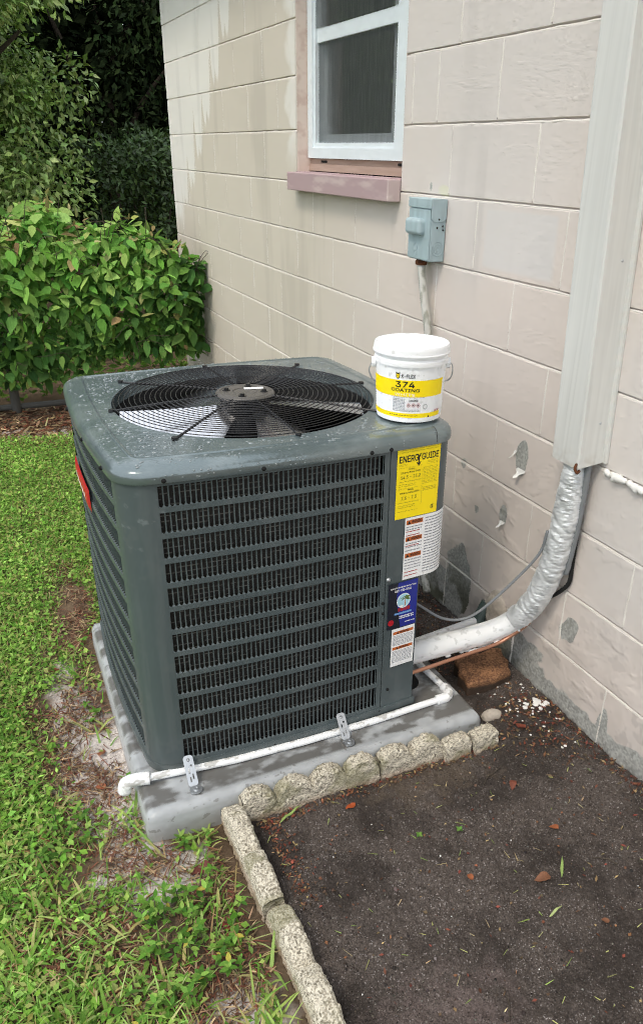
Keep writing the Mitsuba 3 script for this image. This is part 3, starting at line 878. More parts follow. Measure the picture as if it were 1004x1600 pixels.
sB = s_at(-0.561, 1.573)
Bl = Sticker(AC + '__dealer_label', sB, 0.372, 0.0925, 0.141, 'm_blue', 0.0020, label='blue and black dealer label with a round palm emblem')
Bl.poly([(0, 0), (0.042, 0.0), (0.038, 0.028), (0.026, 0.09), (0.03, 0.141), (0, 0.141)], 'm_navy', 0.0002)
Bl.text('Call Us For Immediate Service Today', 0.006, 0.1245, 0.0042, 'm_white_ink', True, w=0.081)
Bl.text('863-738-8701', 0.020, 0.1135, 0.0066, 'm_white_ink', True, w=0.052)
a_ = np.linspace(0, 2 * PI, 33)[:-1]
Bl.poly(np.stack([0.049 + 0.0215 * np.cos(a_), 0.083 + 0.0225 * np.sin(a_)], 1), 'm_white_ink', 0.0004)
Bl.poly(np.stack([0.049 + 0.0198 * np.cos(a_), 0.083 + 0.0208 * np.sin(a_)], 1), 'm_sky_ink', 0.0006)
for dx, dy in ((-0.016, 0.004), (-0.013, -0.004), (0.014, 0.005), (0.015, -0.004), (-0.004, 0.009), (0.005, 0.009)):
    d_ = np.array([dx, dy])
    n_ = np.array([-dy, dx]) / np.hypot(dx, dy) * 0.0030
    c0 = np.array([0.054, 0.088])
    Bl.poly([c0, c0 + d_ * 0.55 + n_ + [0, .003], c0 + d_ * 1.15, c0 + d_ * 0.5 - n_], 'm_green_ink', 0.0008)
Bl.poly([(0.0525, 0.066), (0.0555, 0.066), (0.0552, 0.089), (0.0535, 0.089)], 'm_orange', 0.0007)
Bl.poly([(0.032, 0.068), (0.045, 0.070), (0.050, 0.065), (0.040, 0.063)], 'm_white_ink', 0.0008)
Bl.lines(0.024, 0.074, 0.050, 0.064, 1, 0.0115, 'm_red_ink', 31, 0.004, 0.008)
Bl.bar(0.022, 0.076, 0.042, 0.0475, 'm_lightblue_ink', 0.0004)
Bl.lines(0.026, 0.084, 0.0255, 0.037, 2, 0.0032, 'm_white_ink', 32, 0.004, 0.010)
Bl.poly(np.stack([0.0115 + 0.0092 * np.cos(a_), 0.0205 + 0.0092 * np.sin(a_)], 1), 'm_red', 0.0004)
Bl.lines(0.005, 0.018, 0.017, 0.024, 1, 0.0035, 'm_white_ink', 33, 0.002, 0.003)
Bl.lines(0.003, 0.036, 0.002, 0.007, 1, 0.0026, 'm_white_ink', 34, 0.004, 0.01)
Bl.lines(0.056, 0.088, 0.010, 0.017, 1, 0.0026, 'm_white_ink', 35, 0.004, 0.01)
Bl.done()

sC = s_at(-0.545, 1.573)
Cl = Sticker(AC + '__caution_label', sC, 0.2455, 0.0745, 0.124, 'm_paper', 0.0023, label='small white warning label with two orange bands')
for yy in (0.105, 0.0545):
    Cl.bar(0.004, 0.070, yy, yy + 0.0095, 'm_orange', 0.0002)
    Cl.poly([(0.016, yy + 0.0015), (0.023, yy + 0.0015), (0.0195, yy + 0.008)], 'm_ink')
    Cl.text('WARNING', 0.026, yy + 0.0018, 0.0062, 'm_ink', True, w=0.030)
Cl.lines(0.005, 0.070, 0.068, 0.102, 8, 0.0020, 'm_grey_ink', 41, 0.003, 0.009)
Cl.lines(0.005, 0.070, 0.012, 0.051, 9, 0.0020, 'm_grey_ink', 42, 0.003, 0.009)
Cl.done()

# red maker's badge on the left face
sb0, sb1 = s_at(-1.226, 2.25), s_at(-1.226, 1.96)
bp = affinity.translate(sg.box(0.006, 0.006, (sb1 - sb0) - 0.006, 0.074).buffer(0.006), 0, 0)
bm_v, bm_f = trimesh.creation.triangulate_polygon(bp.segmentize(0.01), engine='earcut')
us_ = np.linspace(0, sb1 - sb0, 40)
bd = grid(us_, np.linspace(0, 1, 9), lambda u, v: on_case(sb0 + u, 0.676 + 0.064 * v, 0.003 + 0.006 * np.sqrt(np.clip(1 - (2 * v - 1) ** 2, 0, 1)) * np.clip(np.minimum(u, sb1 - sb0 - u) / 0.02, 0, 1) ** 0.5))
add(AC + '__badge', bd, 'm_red', True, label='long red badge on the left louvered side')
lt = []
g_ = np.random.default_rng(5)
x_ = 0.06
while x_ < sb1 - sb0 - 0.06:
    w_ = g_.uniform(0.022, 0.034)
    lt.append(grid(np.linspace(x_, x_ + w_, 4), np.linspace(0.38, 0.62, 3), lambda u, v: on_case(sb0 + u, 0.676 + 0.064 * (v + 0.06 * np.sin(u * 300)), 0.0094)))
    x_ += w_ + 0.012
add(AC + '__badge__raised_mark', cat(lt), 'm_peach', True, kind='stuff')

# top cap
NA = 256
ANG = np.arange(NA) * 2 * PI / NA


def ring_at(d, z):
    g = FP.buffer(-d) if d > 0 else FP.buffer(-d)
    c = np.array(sg.polygon.orient(g, 1.0).exterior.coords)
    a = np.unwrap(np.arctan2(c[:, 1] - CY, c[:, 0] - CX))
    r = np.hypot(c[:, 0] - CX, c[:, 1] - CY)
    o = np.argsort(a)
    a, r = a[o], r[o]
    rr = np.interp(np.mod(ANG - a[0], 2 * PI) + a[0], np.r_[a, a[0] + 2 * PI], np.r_[r, r[0]])
    return np.stack([CX + rr * np.cos(ANG), CY + rr * np.sin(ANG), np.full(NA, z)], 1)


def circ(r, z, cx=CX, cy=CY):
    return np.stack([cx + r * np.cos(ANG), cy + r * np.sin(ANG), np.full(NA, z)], 1)


R_OP = 0.352
cap_r = [ring_at(-0.001, 0.889), ring_at(-0.0075, 0.8885), ring_at(-0.0085, 0.892), ring_at(-0.0085, 0.902), ring_at(-0.0065, 0.911), ring_at(-0.0005, 0.9185), ring_at(0.010, 0.9238), ring_at(0.022, 0.9262), ring_at(0.036, 0.9275),
         ring_at(0.0395, 0.9279), ring_at(0.0415, 0.9300), ring_at(0.0440, 0.9306), ring_at(0.0465, 0.9302), ring_at(0.049, 0.9288)]
inner = ring_at(0.052, 0.9288)
for t_ in (0.0, 0.35, 0.7, 0.95):
    cc_ = inner * (1 - t_) + circ(R_OP + 0.004, 0.931) * t_
    cap_r.append(cc_)
cap_r += [circ(R_OP, 0.9325), circ(R_OP - 0.004, 0.9315), circ(R_OP - 0.006, 0.927), circ(R_OP - 0.006, 0.900)]
add(AC + '__top_cap', loft(cap_r), 'm_cap', 35)
add(AC + '__fan_shroud', loft([circ(R_OP - 0.006, 0.8995), circ(R_OP - 0.008, 0.84), circ(R_OP - 0.008, 0.77), circ(R_OP + 0.04, 0.74)]), 'm_dark', True)
add(AC + '__coil__floor', extrude(FP.buffer(-0.03), 0.002, 0.11), 'm_dark', False)

# seam of the cap near the pail, and screws
dk = []
for s_ in (-0.325, -0.105, 0.165, sSeam - 0.004):
    dk.append(trimesh.creation.icosphere(2, 0.0052).apply_translation(on_case(s_, 0.8945, 0.0085)))
for x_, y_ in ((-1.225, 1.90), (-1.226, 2.17), (-1.21, 1.69)):
    dk.append(trimesh.creation.icosphere(2, 0.0052).apply_translation(on_case(s_at(x_, y_), 0.8955, 0.009)))
for m_ in dk:
    add(AC + '__top_cap__screw', m_, 'm_dark', True)
for s_, z_ in ((sSeam - 0.006, 0.462), (sSeam - 0.004, 0.105), (sSeam + 0.022, 0.170), (sSeam - 0.004, 0.430), (-0.10, 0.100), (sSeam + 0.008, 0.5305)):
    add(AC + '__screw', trimesh.creation.icosphere(2, 0.0042 if z_ != 0.5305 else 0.0065).apply_translation(on_case(s_, z_, 0.001)), 'm_zinc' if z_ == 0.5305 else 'm_dark', True)
seam_s = s_at(-0.44, 1.573)
sm = grid([-0.0008, 0.0008], np.linspace(0, 1, 12), lambda u, v: np.stack([on_case(seam_s, 0.9, 0.0)[0] + u + 0 * v, on_case(seam_s, 0.9, 0.0)[1] - 0.0088 * np.cos(v * 1.5) + 0.035 * np.clip(v - 0.4, 0, 1), 0.893 + 0.0345 * np.sin(np.clip(v * 1.9, 0, 1.57))], -1))
add(AC + '__top_cap__seam', sm, 'm_dark', True)

# rain drops standing on the cap
drops = []
g_ = np.random.default_rng(3)
base_d = trimesh.creation.icosphere(2, 1.0)
keep = base_d.vertices[:, 2] > -0.2
n_d = 0
while n_d < 1100:
    x_, y_ = g_.uniform(CX - 0.42, CX + 0.42), g_.uniform(CY - 0.42, CY + 0.42)
    pt = sg.Point(x_, y_)
    if not FP.contains(pt) or math.hypot(x_ - CX, y_ - CY) < R_OP + 0.006:
        continue
    d_ = FP.exterior.distance(pt)
    if d_ < 0.03 and g_.random() < 0.5 or 0.035 < d_ < 0.055:
        continue
    if math.hypot(x_ + 0.453, y_ - 1.69) < 0.11:
        continue
    zz = np.interp(d_, [0, 0.01, 0.022, 0.036, 0.05, 0.12], [0.9185, 0.9238, 0.9262, 0.9275, 0.9288, 0.931])
    m = base_d.copy()
    r_ = abs(g_.normal(0.0007, 0.0009)) + 0.0009
    m.apply_scale((r_ * g_.uniform(0.8, 2.0), r_ * g_.uniform(0.7, 1.1), min(0.0020, r_ * 0.6)))
    m.apply_transform(trimesh.transformations.rotation_matrix(g_.uniform(-0.5, 0.5), (0, 0, 1)))
    m.apply_translation((x_, y_, zz))
    drops.append(m)
    n_d += 1
for s_, z_ in zip(g_.uniform(-0.36, 0.3, 40), g_.uniform(0.893, 0.912, 40)):
    m = trimesh.creation.icosphere(1, 0.0022)
    m.apply_translation(on_case(s_, z_, 0.0075))
    drops.append(m)
add(AC + '__top_cap__water_drops', cat(drops), 'm_drop', True, kind='stuff')

# fan guard: wire rings, spokes, hub
FG = AC + '__fan_guard'
gz = lambda r: 0.9365 + 0.0105 * (1 - (np.asarray(r) / 0.35) ** 2)
aa = np.linspace(0, 2 * PI, 97)[:-1]
for i_, r_ in enumerate(np.linspace(0.090, 0.343, 20)):
    z_ = float(gz(r_)) if r_ < 0.34 else 0.9345
    add(FG + '__ring', tube(np.stack([CX + r_ * np.cos(aa), CY + r_ * np.sin(aa), np.full(96, z_)], 1), 0.00125, 6, closed=True), 'm_wire', True)
for k_ in range(8):
    a_ = math.radians(2 + 45 * k_)
    rr = np.linspace(0.07, 0.338, 14)
    pts = np.stack([CX + rr * math.cos(a_), CY + rr * math.sin(a_), gz(rr) - 0.0032], 1)
    ex = 0.392 if k_ in (1, 3, 5, 7) else 0.362
    pts = np.vstack([pts, [CX + ex * math.cos(a_), CY + ex * math.sin(a_), 0.9335]])
    add(FG + '__spoke', tube(pts, 0.0030, 8), 'm_wire', True)
    e_ = trimesh.creation.cylinder(0.0075, 0.005, sections=14)
    e_.apply_translation((CX + (ex - 0.008) * math.cos(a_), CY + (ex - 0.008) * math.sin(a_), 0.9355))
    add(FG + '__clip', e_, 'm_black', 30)
add(FG, lathe([(0.0, 0.9470), (0.030, 0.9472), (0.0305, 0.9460), (0.033, 0.9460), (0.0335, 0.9478), (0.062, 0.9478), (0.064, 0.9462), (0.067, 0.9462), (0.069, 0.9480), (0.076, 0.9470), (0.080, 0.943), (0.078, 0.938), (0.0, 0.938)], (CX, CY, 0), 64), 'm_hub', 25, label='black wire fan guard with a round hub plate')
for k_ in range(4):
    a_ = math.radians(63 + 90 * k_)
    c_ = (CX + 0.051 * math.cos(a_), CY + 0.051 * math.sin(a_), 0.9475)
    add(FG + '__bolt', cat([lathe([(0.0105, 0.0), (0.0105, 0.0022), (0.0062, 0.0024), (0.0060, 0.0075), (0.0, 0.0078)], c_, 12)]), 'm_black', 30)
lb = box(-0.026, 0.026, -0.0085, 0.0085, 0, 0.0006)
lb.apply_transform(trimesh.transformations.rotation_matrix(math.radians(-12), (0, 0, 1)))
lb.apply_translation((CX + 0.030, CY + 0.018, 0.9480))
add(FG + '__rating_tag', lb, 'm_paper', False)

# fan: motor and four blades, the leading edge of one bent
FN = AC + '__fan'
add(FN + '__motor', lathe([(0.0, 0.9375), (0.066, 0.9375), (0.068, 0.93), (0.068, 0.82), (0.055, 0.80), (0.0, 0.80)], (CX, CY, 0), 40), 'm_black', 30)
for k_ in range(4):
    th = math.radians(200 + 90 * k_)

    def blade(u, v):
        r = 0.062 + 0.268 * u
        a = th + (v - 0.5) * 2 * np.radians(27 + 7 * u)
        curl = 0.034 * np.clip(0.11 - v, 0, 1) / 0.11 * r / 0.33 * (k_ == 2)
        return np.stack([CX + r * np.cos(a), CY + r * np.sin(a), 0.905 - 0.20 * (r - 0.06) - 0.052 * r / 0.33 * (v - 0.5) * 2 - curl], -1)
    top = grid(np.linspace(0, 1, 20), np.linspace(0, 1, 32), blade)
    add(FN + '__blade', top, 'm_alu', True)
add(FN + '__hub', lathe([(0.0, 0.80), (0.07, 0.80), (0.072, 0.83), (0.072, 0.86), (0.0, 0.862)], (CX, CY, 0), 32), 'm_dark', 30)

# ---------------------------------------------------------------- pad
thing('equipment_pad', 'grey rounded slab under the air conditioning unit', 'equipment pad')
PX0, PX1, PY0, PY1 = -1.257, -0.291, 1.456, 2.42
po = sg.Polygon([(PX0, PY0), (PX1, PY0 - 0.004), (PX1 + 0.006, PY1), (PX0 + 0.018, PY1)]).buffer(-0.012).buffer(0.012, quad_segs=5)


def poly_ring(poly, d, z, n=320):
    g = poly.buffer(-d)
    e = sg.polygon.orient(g, 1.0).exterior
    c0 = np.array(e.coords)
    cx, cy = (PX0 + PX1) / 2, (PY0 + PY1) / 2
    a = np.unwrap(np.arctan2(c0[:, 1] - cy, c0[:, 0] - cx))
    r = np.hypot(c0[:, 0] - cx, c0[:, 1] - cy)
    A = np.arange(n) * 2 * PI / n
    # polar resample on dense boundary
    t = np.linspace(0, 1, 2000)
    P = np.array([e.interpolate(q, normalized=True).coords[0] for q in t[:-1]])
    a = np.mod(np.arctan2(P[:, 1] - cy, P[:, 0] - cx), 2 * PI)
    o = np.argsort(a)
    rr = np.interp(A, np.r_[a[o] - 2 * PI, a[o], a[o] + 2 * PI], np.tile(np.hypot(P[:, 0] - cx, P[:, 1] - cy)[o], 3))
    return np.stack([cx + rr * np.cos(A), cy + rr * np.sin(A), np.full(n, z)], 1)


prs = [poly_ring(po, -0.003, -0.02), poly_ring(po, -0.003, 0.010), poly_ring(po, -0.001, 0.055), poly_ring(po, 0.003, 0.068), poly_ring(po, 0.010, 0.0765), poly_ring(po, 0.019, 0.0790), poly_ring(po, 0.024, 0.0783), poly_ring(po, 0.05, 0.0780), poly_ring(po, 0.20, 0.0785)]
pc = (prs[-1] - prs[-1].mean(0)) * 0.02 + prs[-1].mean(0)
prs.append(pc)
add('equipment_pad__slab', loft(prs), 'm_pad', 40)


# hold-down straps
def strap(x, label):
    k = numbered('hold_down_strap')
    thing(k, label, 'metal strap', 'metal straps holding the unit to its pad')
    L_ = 0.072
    P = sg.box(-0.0125, 0, 0.0125, L_).buffer(-0.008).buffer(0.008, quad_segs=5)
    P = sg.Polygon(P.exterior.coords, [list(sg.Point(0, L_ - 0.011).buffer(0.0040).exterior.coords), list(sg.box(-0.0055, L_ - 0.042, -0.0015, L_ - 0.030).exterior.coords), list(sg.box(0.0020, L_ - 0.056, 0.0060, L_ - 0.044).exterior.coords), list(sg.box(-0.0055, 0.010, -0.0015, 0.022).exterior.coords), list(sg.Point(0.004, L_ - 0.025).buffer(0.0030).exterior.coords)])
    m = extrude(P, 0.0018)
    yt, yb, zt, zb = 1.5585, 1.512, 0.141, 0.0835
    if x < -1:
        yt = 1.565
    d = np.array([0, yt - yb, zt - zb])
    ln = np.linalg.norm(d)
    d /= ln
    n = np.array([0, -d[2], d[1]])
    v = m.vertices
    m.vertices = np.array([x, yb, zb]) + v[:, :1] * [1, 0, 0] + v[:, 1:2] * d * (ln / L_) + v[:, 2:] * n
    add(k + '__leaf', m, 'm_zinc', False)
    foot = extrude(sg.box(-0.0125, -0.026, 0.0125, 0.002).buffer(-0.006).buffer(0.006), 0.0018)
    foot.apply_translation((x, yb, 0.0812))
    add(k + '__foot', foot, 'm_zinc', False)
    add(k + '__washer', lathe([(0.0, 0.0), (0.0155, 0.0), (0.0155, 0.002), (0.007, 0.0026), (0.0068, 0.0062), (0.004, 0.0064), (0.0035, 0.0045), (0.0, 0.0045)], (x + 0.002, yb - 0.014, 0.0832), 20), 'm_zinc', 30)
    sc = trimesh.creation.icosphere(2, 0.0038)
    sc.apply_translation((x, yt - 0.007, zt - 0.010))
    add(k + '__screw', sc, 'm_zinc', True)


strap(-1.126, 'galvanized perforated strap beside the left end of the white drain pipe')
strap(-0.700, 'galvanized perforated strap at the middle of the unit front')

# white drain pipe lying on the pad
thing('drain_pipe', 'white plastic drain pipe lying along the front of the pad', 'pipe')
ry_, rz_, rr_ = 1.5500, 0.0890, 0.0098
add('drain_pipe__front_run', tube([(-1.232, ry_ + 0.028, rz_ + 0.006), (-1.0, ry_ + 0.005, rz_), (-0.8, ry_ - 0.004, rz_), (-0.6, ry_ - 0.004, rz_), (-0.365, ry_ + 0.004, rz_)], rr_, 18), 'm_pvc', True)
add('drain_pipe__elbow', tube(spline([(-0.385, ry_ + 0.003, rz_), (-0.352, ry_ + 0.005, rz_), (-0.335, ry_ + 0.022, rz_), (-0.333, ry_ + 0.052, rz_)], 8), [0.0148] * 25, 18), 'm_pvc', True)
add('drain_pipe__side_run', tube([(-0.333, ry_ + 0.05, rz_), (-0.345, 1.70, rz_ + 0.006), (-0.352, 1.79, rz_ + 0.012)], rr_, 18), 'm_pvc', True)
add('drain_pipe__end_elbow', cat([tube(spline([(-1.222, ry_ + 0.026, rz_ + 0.005), (-1.254, ry_ + 0.031, rz_ + 0.008), (-1.280, ry_ + 0.033, rz_ + 0.004), (-1.287, ry_ + 0.033, rz_ - 0.022)], 8), [0.0165] * 25, 18), trimesh.creation.icosphere(3, 0.0180).apply_translation((-1.279, ry_ + 0.033, rz_ + 0.002))]), 'm_pvc', True)

# ---------------------------------------------------------------- refrigerant line with white and silver wrapping
thing('refrigerant_line', 'thick wrapped pipe bending from the unit up the wall', 'insulated pipe')
lp = spline([(-0.47, 1.662, 0.197), (-0.40, 1.660, 0.200), (-0.25, 1.655, 0.203), (-0.14, 1.648, 0.212), (-0.088, 1.625, 0.245), (-0.066, 1.585, 0.305), (-0.055, 1.553, 0.375), (-0.050, 1.527, 0.46), (-0.047, 1.510, 0.55), (-0.045, 1.500, 0.66), (-0.044, 1.495, 0.76), (-0.038, 1.497, 0.84), (-0.038, 1.50, 0.90)], 16)
d_ = np.r_[0, np.cumsum(np.linalg.norm(np.diff(lp, axis=0), axis=1))]
cut = int(np.argmin(np.abs(d_ - 0.43)))


def crumple(p, ang):
    n = len(p)
    A, I = np.meshgrid(ang, np.arange(n))
    q = np.stack([np.cos(A) * 1.6, np.sin(A) * 1.6, (d_[cut - 2:][:n, None] * 34 + 0 * A)], -1)
    w = meshkit.fbm(q, 3, 5)
    rib = np.abs(np.sin(d_[cut - 2:][:n, None] * 95 + 2.0 * np.sin(A) + 5 * meshkit.noise(q * 0.4, 2)))
    return 0.90 + 0.20 * w + 0.055 * rib ** 0.7


def lumpy(p, ang):
    A, I = np.meshgrid(ang, np.arange(len(p)))
    q = np.stack([np.cos(A) * 1.5, np.sin(A) * 1.5, d_[:len(p), None] * 14 + 0 * A], -1)
    return 0.93 + 0.14 * meshkit.fbm(q, 3, 9)


fine = lambda a, b, n: np.stack([np.interp(np.linspace(a, b, n), d_, lp[:, k]) for k in range(3)], 1)
dd = np.linspace(d_[cut - 2], d_[-1], 240)
pts_s = fine(dd[0], dd[-1], 240)


def crumple2(p, ang):
    A, S = np.meshgrid(ang, dd)
    q = np.stack([np.cos(A) * 1.6, np.sin(A) * 1.6, S * 34], -1)
    rib = np.abs(np.sin(S * 88 + 1.5 * np.sin(A) + 7 * meshkit.noise(q * 0.5, 2)))
    return 0.86 + 0.20 * meshkit.fbm(q, 3, 5) + 0.12 * rib ** 0.5 + 0.05 * meshkit.noise(q * 4, 8)


add('refrigerant_line__silver_wrap', tube(pts_s, np.interp(pts_s[:, 2], [0.70, 0.80], [0.0350, 0.0310]), 36, wob=crumple2), 'm_tape', True)
add('refrigerant_line__white_insulation', tube(lp[:cut + 1], np.linspace(0.0335, 0.0345, cut + 1), 32, wob=lumpy), 'm_insul', True)
g_ = np.random.default_rng(8)
rag = []
for i_ in range(16):
    s_ = g_.uniform(0.16, 0.46)
    c_ = np.array([np.interp(s_, d_, lp[:, k]) for k in range(3)]) + [0, -0.018, -0.032]
    m_ = trimesh.creation.icosphere(1, 1.0)
    m_.apply_scale((g_.uniform(0.008, 0.022), 0.006, g_.uniform(0.004, 0.009)))
    m_.apply_translation(c_ + g_.normal(0, 0.003, 3))
    rag.append(m_)
for q in rag:
    add('refrigerant_line__torn_edge', q, 'm_insul', True)
thing('foam_sleeve', 'thin black foam covered tube against the wall behind the silver pipe', 'pipe')
add('foam_sleeve__tube', tube(spline([(-0.016, 1.486, 0.95), (-0.010, 1.485, 0.80), (-0.008, 1.486, 0.72), (-0.008, 1.486, 0.60), (-0.008, 1.486, 0.50), (-0.008, 1.486, 0.44), (-0.010, 1.510, 0.40), (-0.018, 1.545, 0.36)], 10), 0.0062, 10), 'm_foam', True)
add('foam_sleeve__grey_liner', tube(spline([(-0.04, 1.452, 0.90), (-0.036, 1.455, 0.79), (-0.030, 1.462, 0.70), (-0.026, 1.474, 0.58), (-0.024, 1.488, 0.47)], 8), 0.0085, 10, wob=lambda p, a: 1 + 0.25 * (meshkit.noise(np.stack(np.broadcast_arrays(p[:, 2:3] * 60, a[None, :], 0 * a[None, :]), -1), 3) - 0.5)), 'm_cable', True)
thing('copper_pipe', 'bare copper pipe running under the white wrapped pipe', 'pipe')
add('copper_pipe__tube', tube(spline([(-0.47, 1.598, 0.176), (-0.34, 1.604, 0.179), (-0.24, 1.610, 0.180), (-0.15, 1.615, 0.182), (-0.10, 1.606, 0.205), (-0.065, 1.573, 0.262), (-0.05, 1.545, 0.34)], 8), 0.0058, 12), 'm_copper', True)
thing('cable', 'thin grey cable looping from the unit to the silver pipe', 'cable')
add('cable__cord', tube(spline([(-0.47, 1.728, 0.44), (-0.41, 1.702, 0.364), (-0.374, 1.687, 0.333), (-0.319, 1.662, 0.296), (-0.265, 1.639, 0.291), (-0.214, 1.617, 0.322), (-0.136, 1.582, 0.418), (-0.085, 1.543, 0.520), (-0.082, 1.525, 0.60)], 10), 0.0042, 10), 'm_cable', True)
thing('condensate_outlet', 'white plastic pipe with dark cap coming out of patched hole at foot of wall', 'pipe')
add('condensate_outlet__pipe', tube([(-0.44, 1.80, 0.115), (-0.03, 1.862, 0.106)], 0.0125, 14), 'm_pvc', True)
v_ = trimesh.creation.cylinder(0.022, 0.075, sections=20)
v_.apply_transform(trimesh.transformations.rotation_matrix(0.5, (0, 1, 0)))
v_.apply_translation((-0.022, 1.862, 0.132))
add('condensate_outlet__cap', v_, 'm_valve', 30)
mo = trimesh.creation.icosphere(3, 1.0)
mo.vertices *= 1 + 0.35 * (meshkit.fbm(mo.vertices * 2.2, 3, 4)[:, None] - 0.5)
mo.apply_scale((0.030, 0.060, 0.075))
mo.apply_translation((0.004, 1.815, 0.155))
add('condensate_outlet__mortar_patch', mo, 'm_stone', True)
thing('wiring_conduit', 'short pale conduit hanging below the electrical access panel', 'conduit')
add('wiring_conduit__pipe', tube(spline([(-0.405, 1.68, 0.535), (-0.408, 1.69, 0.46), (-0.408, 1.705, 0.395), (-0.43, 1.72, 0.36), (-0.47, 1.73, 0.35)], 8), 0.0175, 16), 'm_conduit', True)

# ---------------------------------------------------------------- pail
BK = 'paint_pail'
thing(BK, 'white plastic pail of roof coating with yellow label standing on the unit', 'bucket')
BX, BY, BZ, BH = -0.455, 1.690, 0.9335, 0.187
KR, KH = 0.93, 1.125      # radius and height of the pail against the profile below
prof = [(0.0, 0.004), (0.080, 0.004), (0.083, 0.0), (0.0875, 0.001), (0.0890, 0.006), (0.0945, 0.121), (0.0945, 0.123), (0.0990, 0.1235), (0.0995, 0.126), (0.0995, 0.133), (0.0985, 0.1345), (0.0955, 0.135), (0.0958, 0.1405), (0.0992, 0.141), (0.0992, 0.146)]
add(BK + '__body', lathe([(r * KR, BZ + z * KH) for r, z in prof], (BX, BY, 0), 80), 'm_bucket', 35)
prof = [(0.0995, 0.1445), (0.1030, 0.1448), (0.1035, 0.1475), (0.1020, 0.149), (0.1012, 0.1575), (0.1002, 0.1625), (0.0980, 0.1645), (0.0950, 0.1640), (0.0930, 0.1600), (0.0915, 0.1590), (0.060, 0.1590), (0.057, 0.1597), (0.0, 0.1600)]
add(BK + '__lid', lathe([(r * KR, BZ + z * KH) for r, z in prof], (BX, BY, 0), 80), 'm_bucket', 35)
for a_ in (math.radians(-24), math.radians(156)):
    e_ = trimesh.creation.cylinder(0.013, 0.010, sections=18)
    e_.apply_transform(trimesh.transformations.rotation_matrix(PI / 2, (0, 1, 0)))
    e_.apply_translation((0.100 * KR, 0, BZ + 0.118 * KH))
    e_.apply_transform(trimesh.transformations.rotation_matrix(a_, (0, 0, 1)))
    e_.apply_translation((BX, BY, 0))
    add(BK + '__ear', e_, 'm_bucket', 30)
ba = np.radians(np.array([-24, -23, -20, -8, 10, 40, 66, 100, 130, 150, 156]))
br_ = np.array([0.102, 0.112, 0.115, 0.112, 0.1, 0.1, 0.1, 0.1, 0.104, 0.112, 0.104])
bz_ = np.array([0.118, 0.113, 0.092, 0.072, 0.064, 0.058, 0.056, 0.058, 0.066, 0.095, 0.118])
add(BK + '__handle', tube(spline(np.stack([BX + KR * br_ * np.cos(ba), BY + KR * br_ * np.sin(ba), BZ + KH * bz_], 1), 8), 0.0016, 8), 'm_zinc', True)
A0 = math.atan2(CAM[1] - BY, CAM[0] - BX) - math.radians(9)


def on_pail(u, v, off):
    r = 0.0890 + (0.0945 - 0.0890) * (v - 0.006) / 0.115 + off
    r = r - off + off / KR
    a = A0 + u / 0.0915
    return np.stack([BX + KR * r * np.cos(a), BY + KR * r * np.sin(a), BZ + KH * v], -1)


pin = {}


def pput(m, ink, lift):
    v = np.asarray(m.vertices)
    pin.setdefault(ink, []).append(trimesh.Trimesh(on_pail(v[:, 0], v[:, 1], lift + np.clip(v[:, 2], 0, 0.0003)), m.faces, process=False))


def ptext(s, x, y, h, w, ink='m_ink', bold=True, lift=0.0010):
    m = meshkit.text_mesh(s, h, 0.0002, bold)
    m.apply_translation((-m.bounds[0, 0], 0, 0))
    m.apply_scale((w / m.bounds[1, 0], 1, 1))
    m.apply_translation((x - w / 2, y, 0))
    pput(m, ink, lift)


def pbar(x0, x1, y0, y1, ink, lift=0.0006):
    pput(grid(np.linspace(x0, x1, max(2, int((x1 - x0) / 0.003))), [y0, y1], lambda u, v: np.stack([u, v, 0 * u], -1)), ink, lift)


pbar(-0.125, 0.120, 0.0590, 0.0955, 'm_yellow')
pbar(-0.125, 0.117, 0.0120, 0.0220, 'm_yellow')
ptext('K-FLEX', 0.010, 0.1005, 0.0080, 0.036)
ptext('374', 0.002, 0.0800, 0.0125, 0.050)
ptext('COATING', 0.003, 0.0705, 0.0068, 0.076)
ptext('WHITE', 0.002, 0.0610, 0.0058, 0.054, 'm_white_ink', False)
emb = sg.Polygon([(-0.0225, 0.1135), (-0.0195, 0.1105), (-0.0155, 0.1105), (-0.0125, 0.1135), (-0.0120, 0.1045), (-0.0140, 0.1000), (-0.0175, 0.0975), (-0.0210, 0.1000), (-0.0230, 0.1045)])
pput(extrude(emb, 0.0002), 'm_ink', 0.0008)
pput(extrude(affinity.scale(emb, 0.74, 0.62, origin=(-0.0175, 0.1035)), 0.0002), 'm_yellow', 0.0012)
pput(extrude(sg.MultiPolygon([sg.box(-0.0200, 0.1038, -0.0185, 0.1050), sg.box(-0.0165, 0.1038, -0.0150, 0.1050)]), 0.0002), 'm_ink', 0.0016)
g_ = np.random.default_rng(12)


def plines(x0, x1, y0, y1, n, th, ink='m_grey_ink'):
    for i in range(n):
        y = y1 - (i + 0.5) * (y1 - y0) / n
        x = x0
        while x < x1 - 0.002:
            w = min(g_.uniform(0.003, 0.008), x1 - x)
            pbar(x, x + max(w, 0.001), y - th / 2, y + th / 2, ink, 0.0008)
            x += w + 0.0012


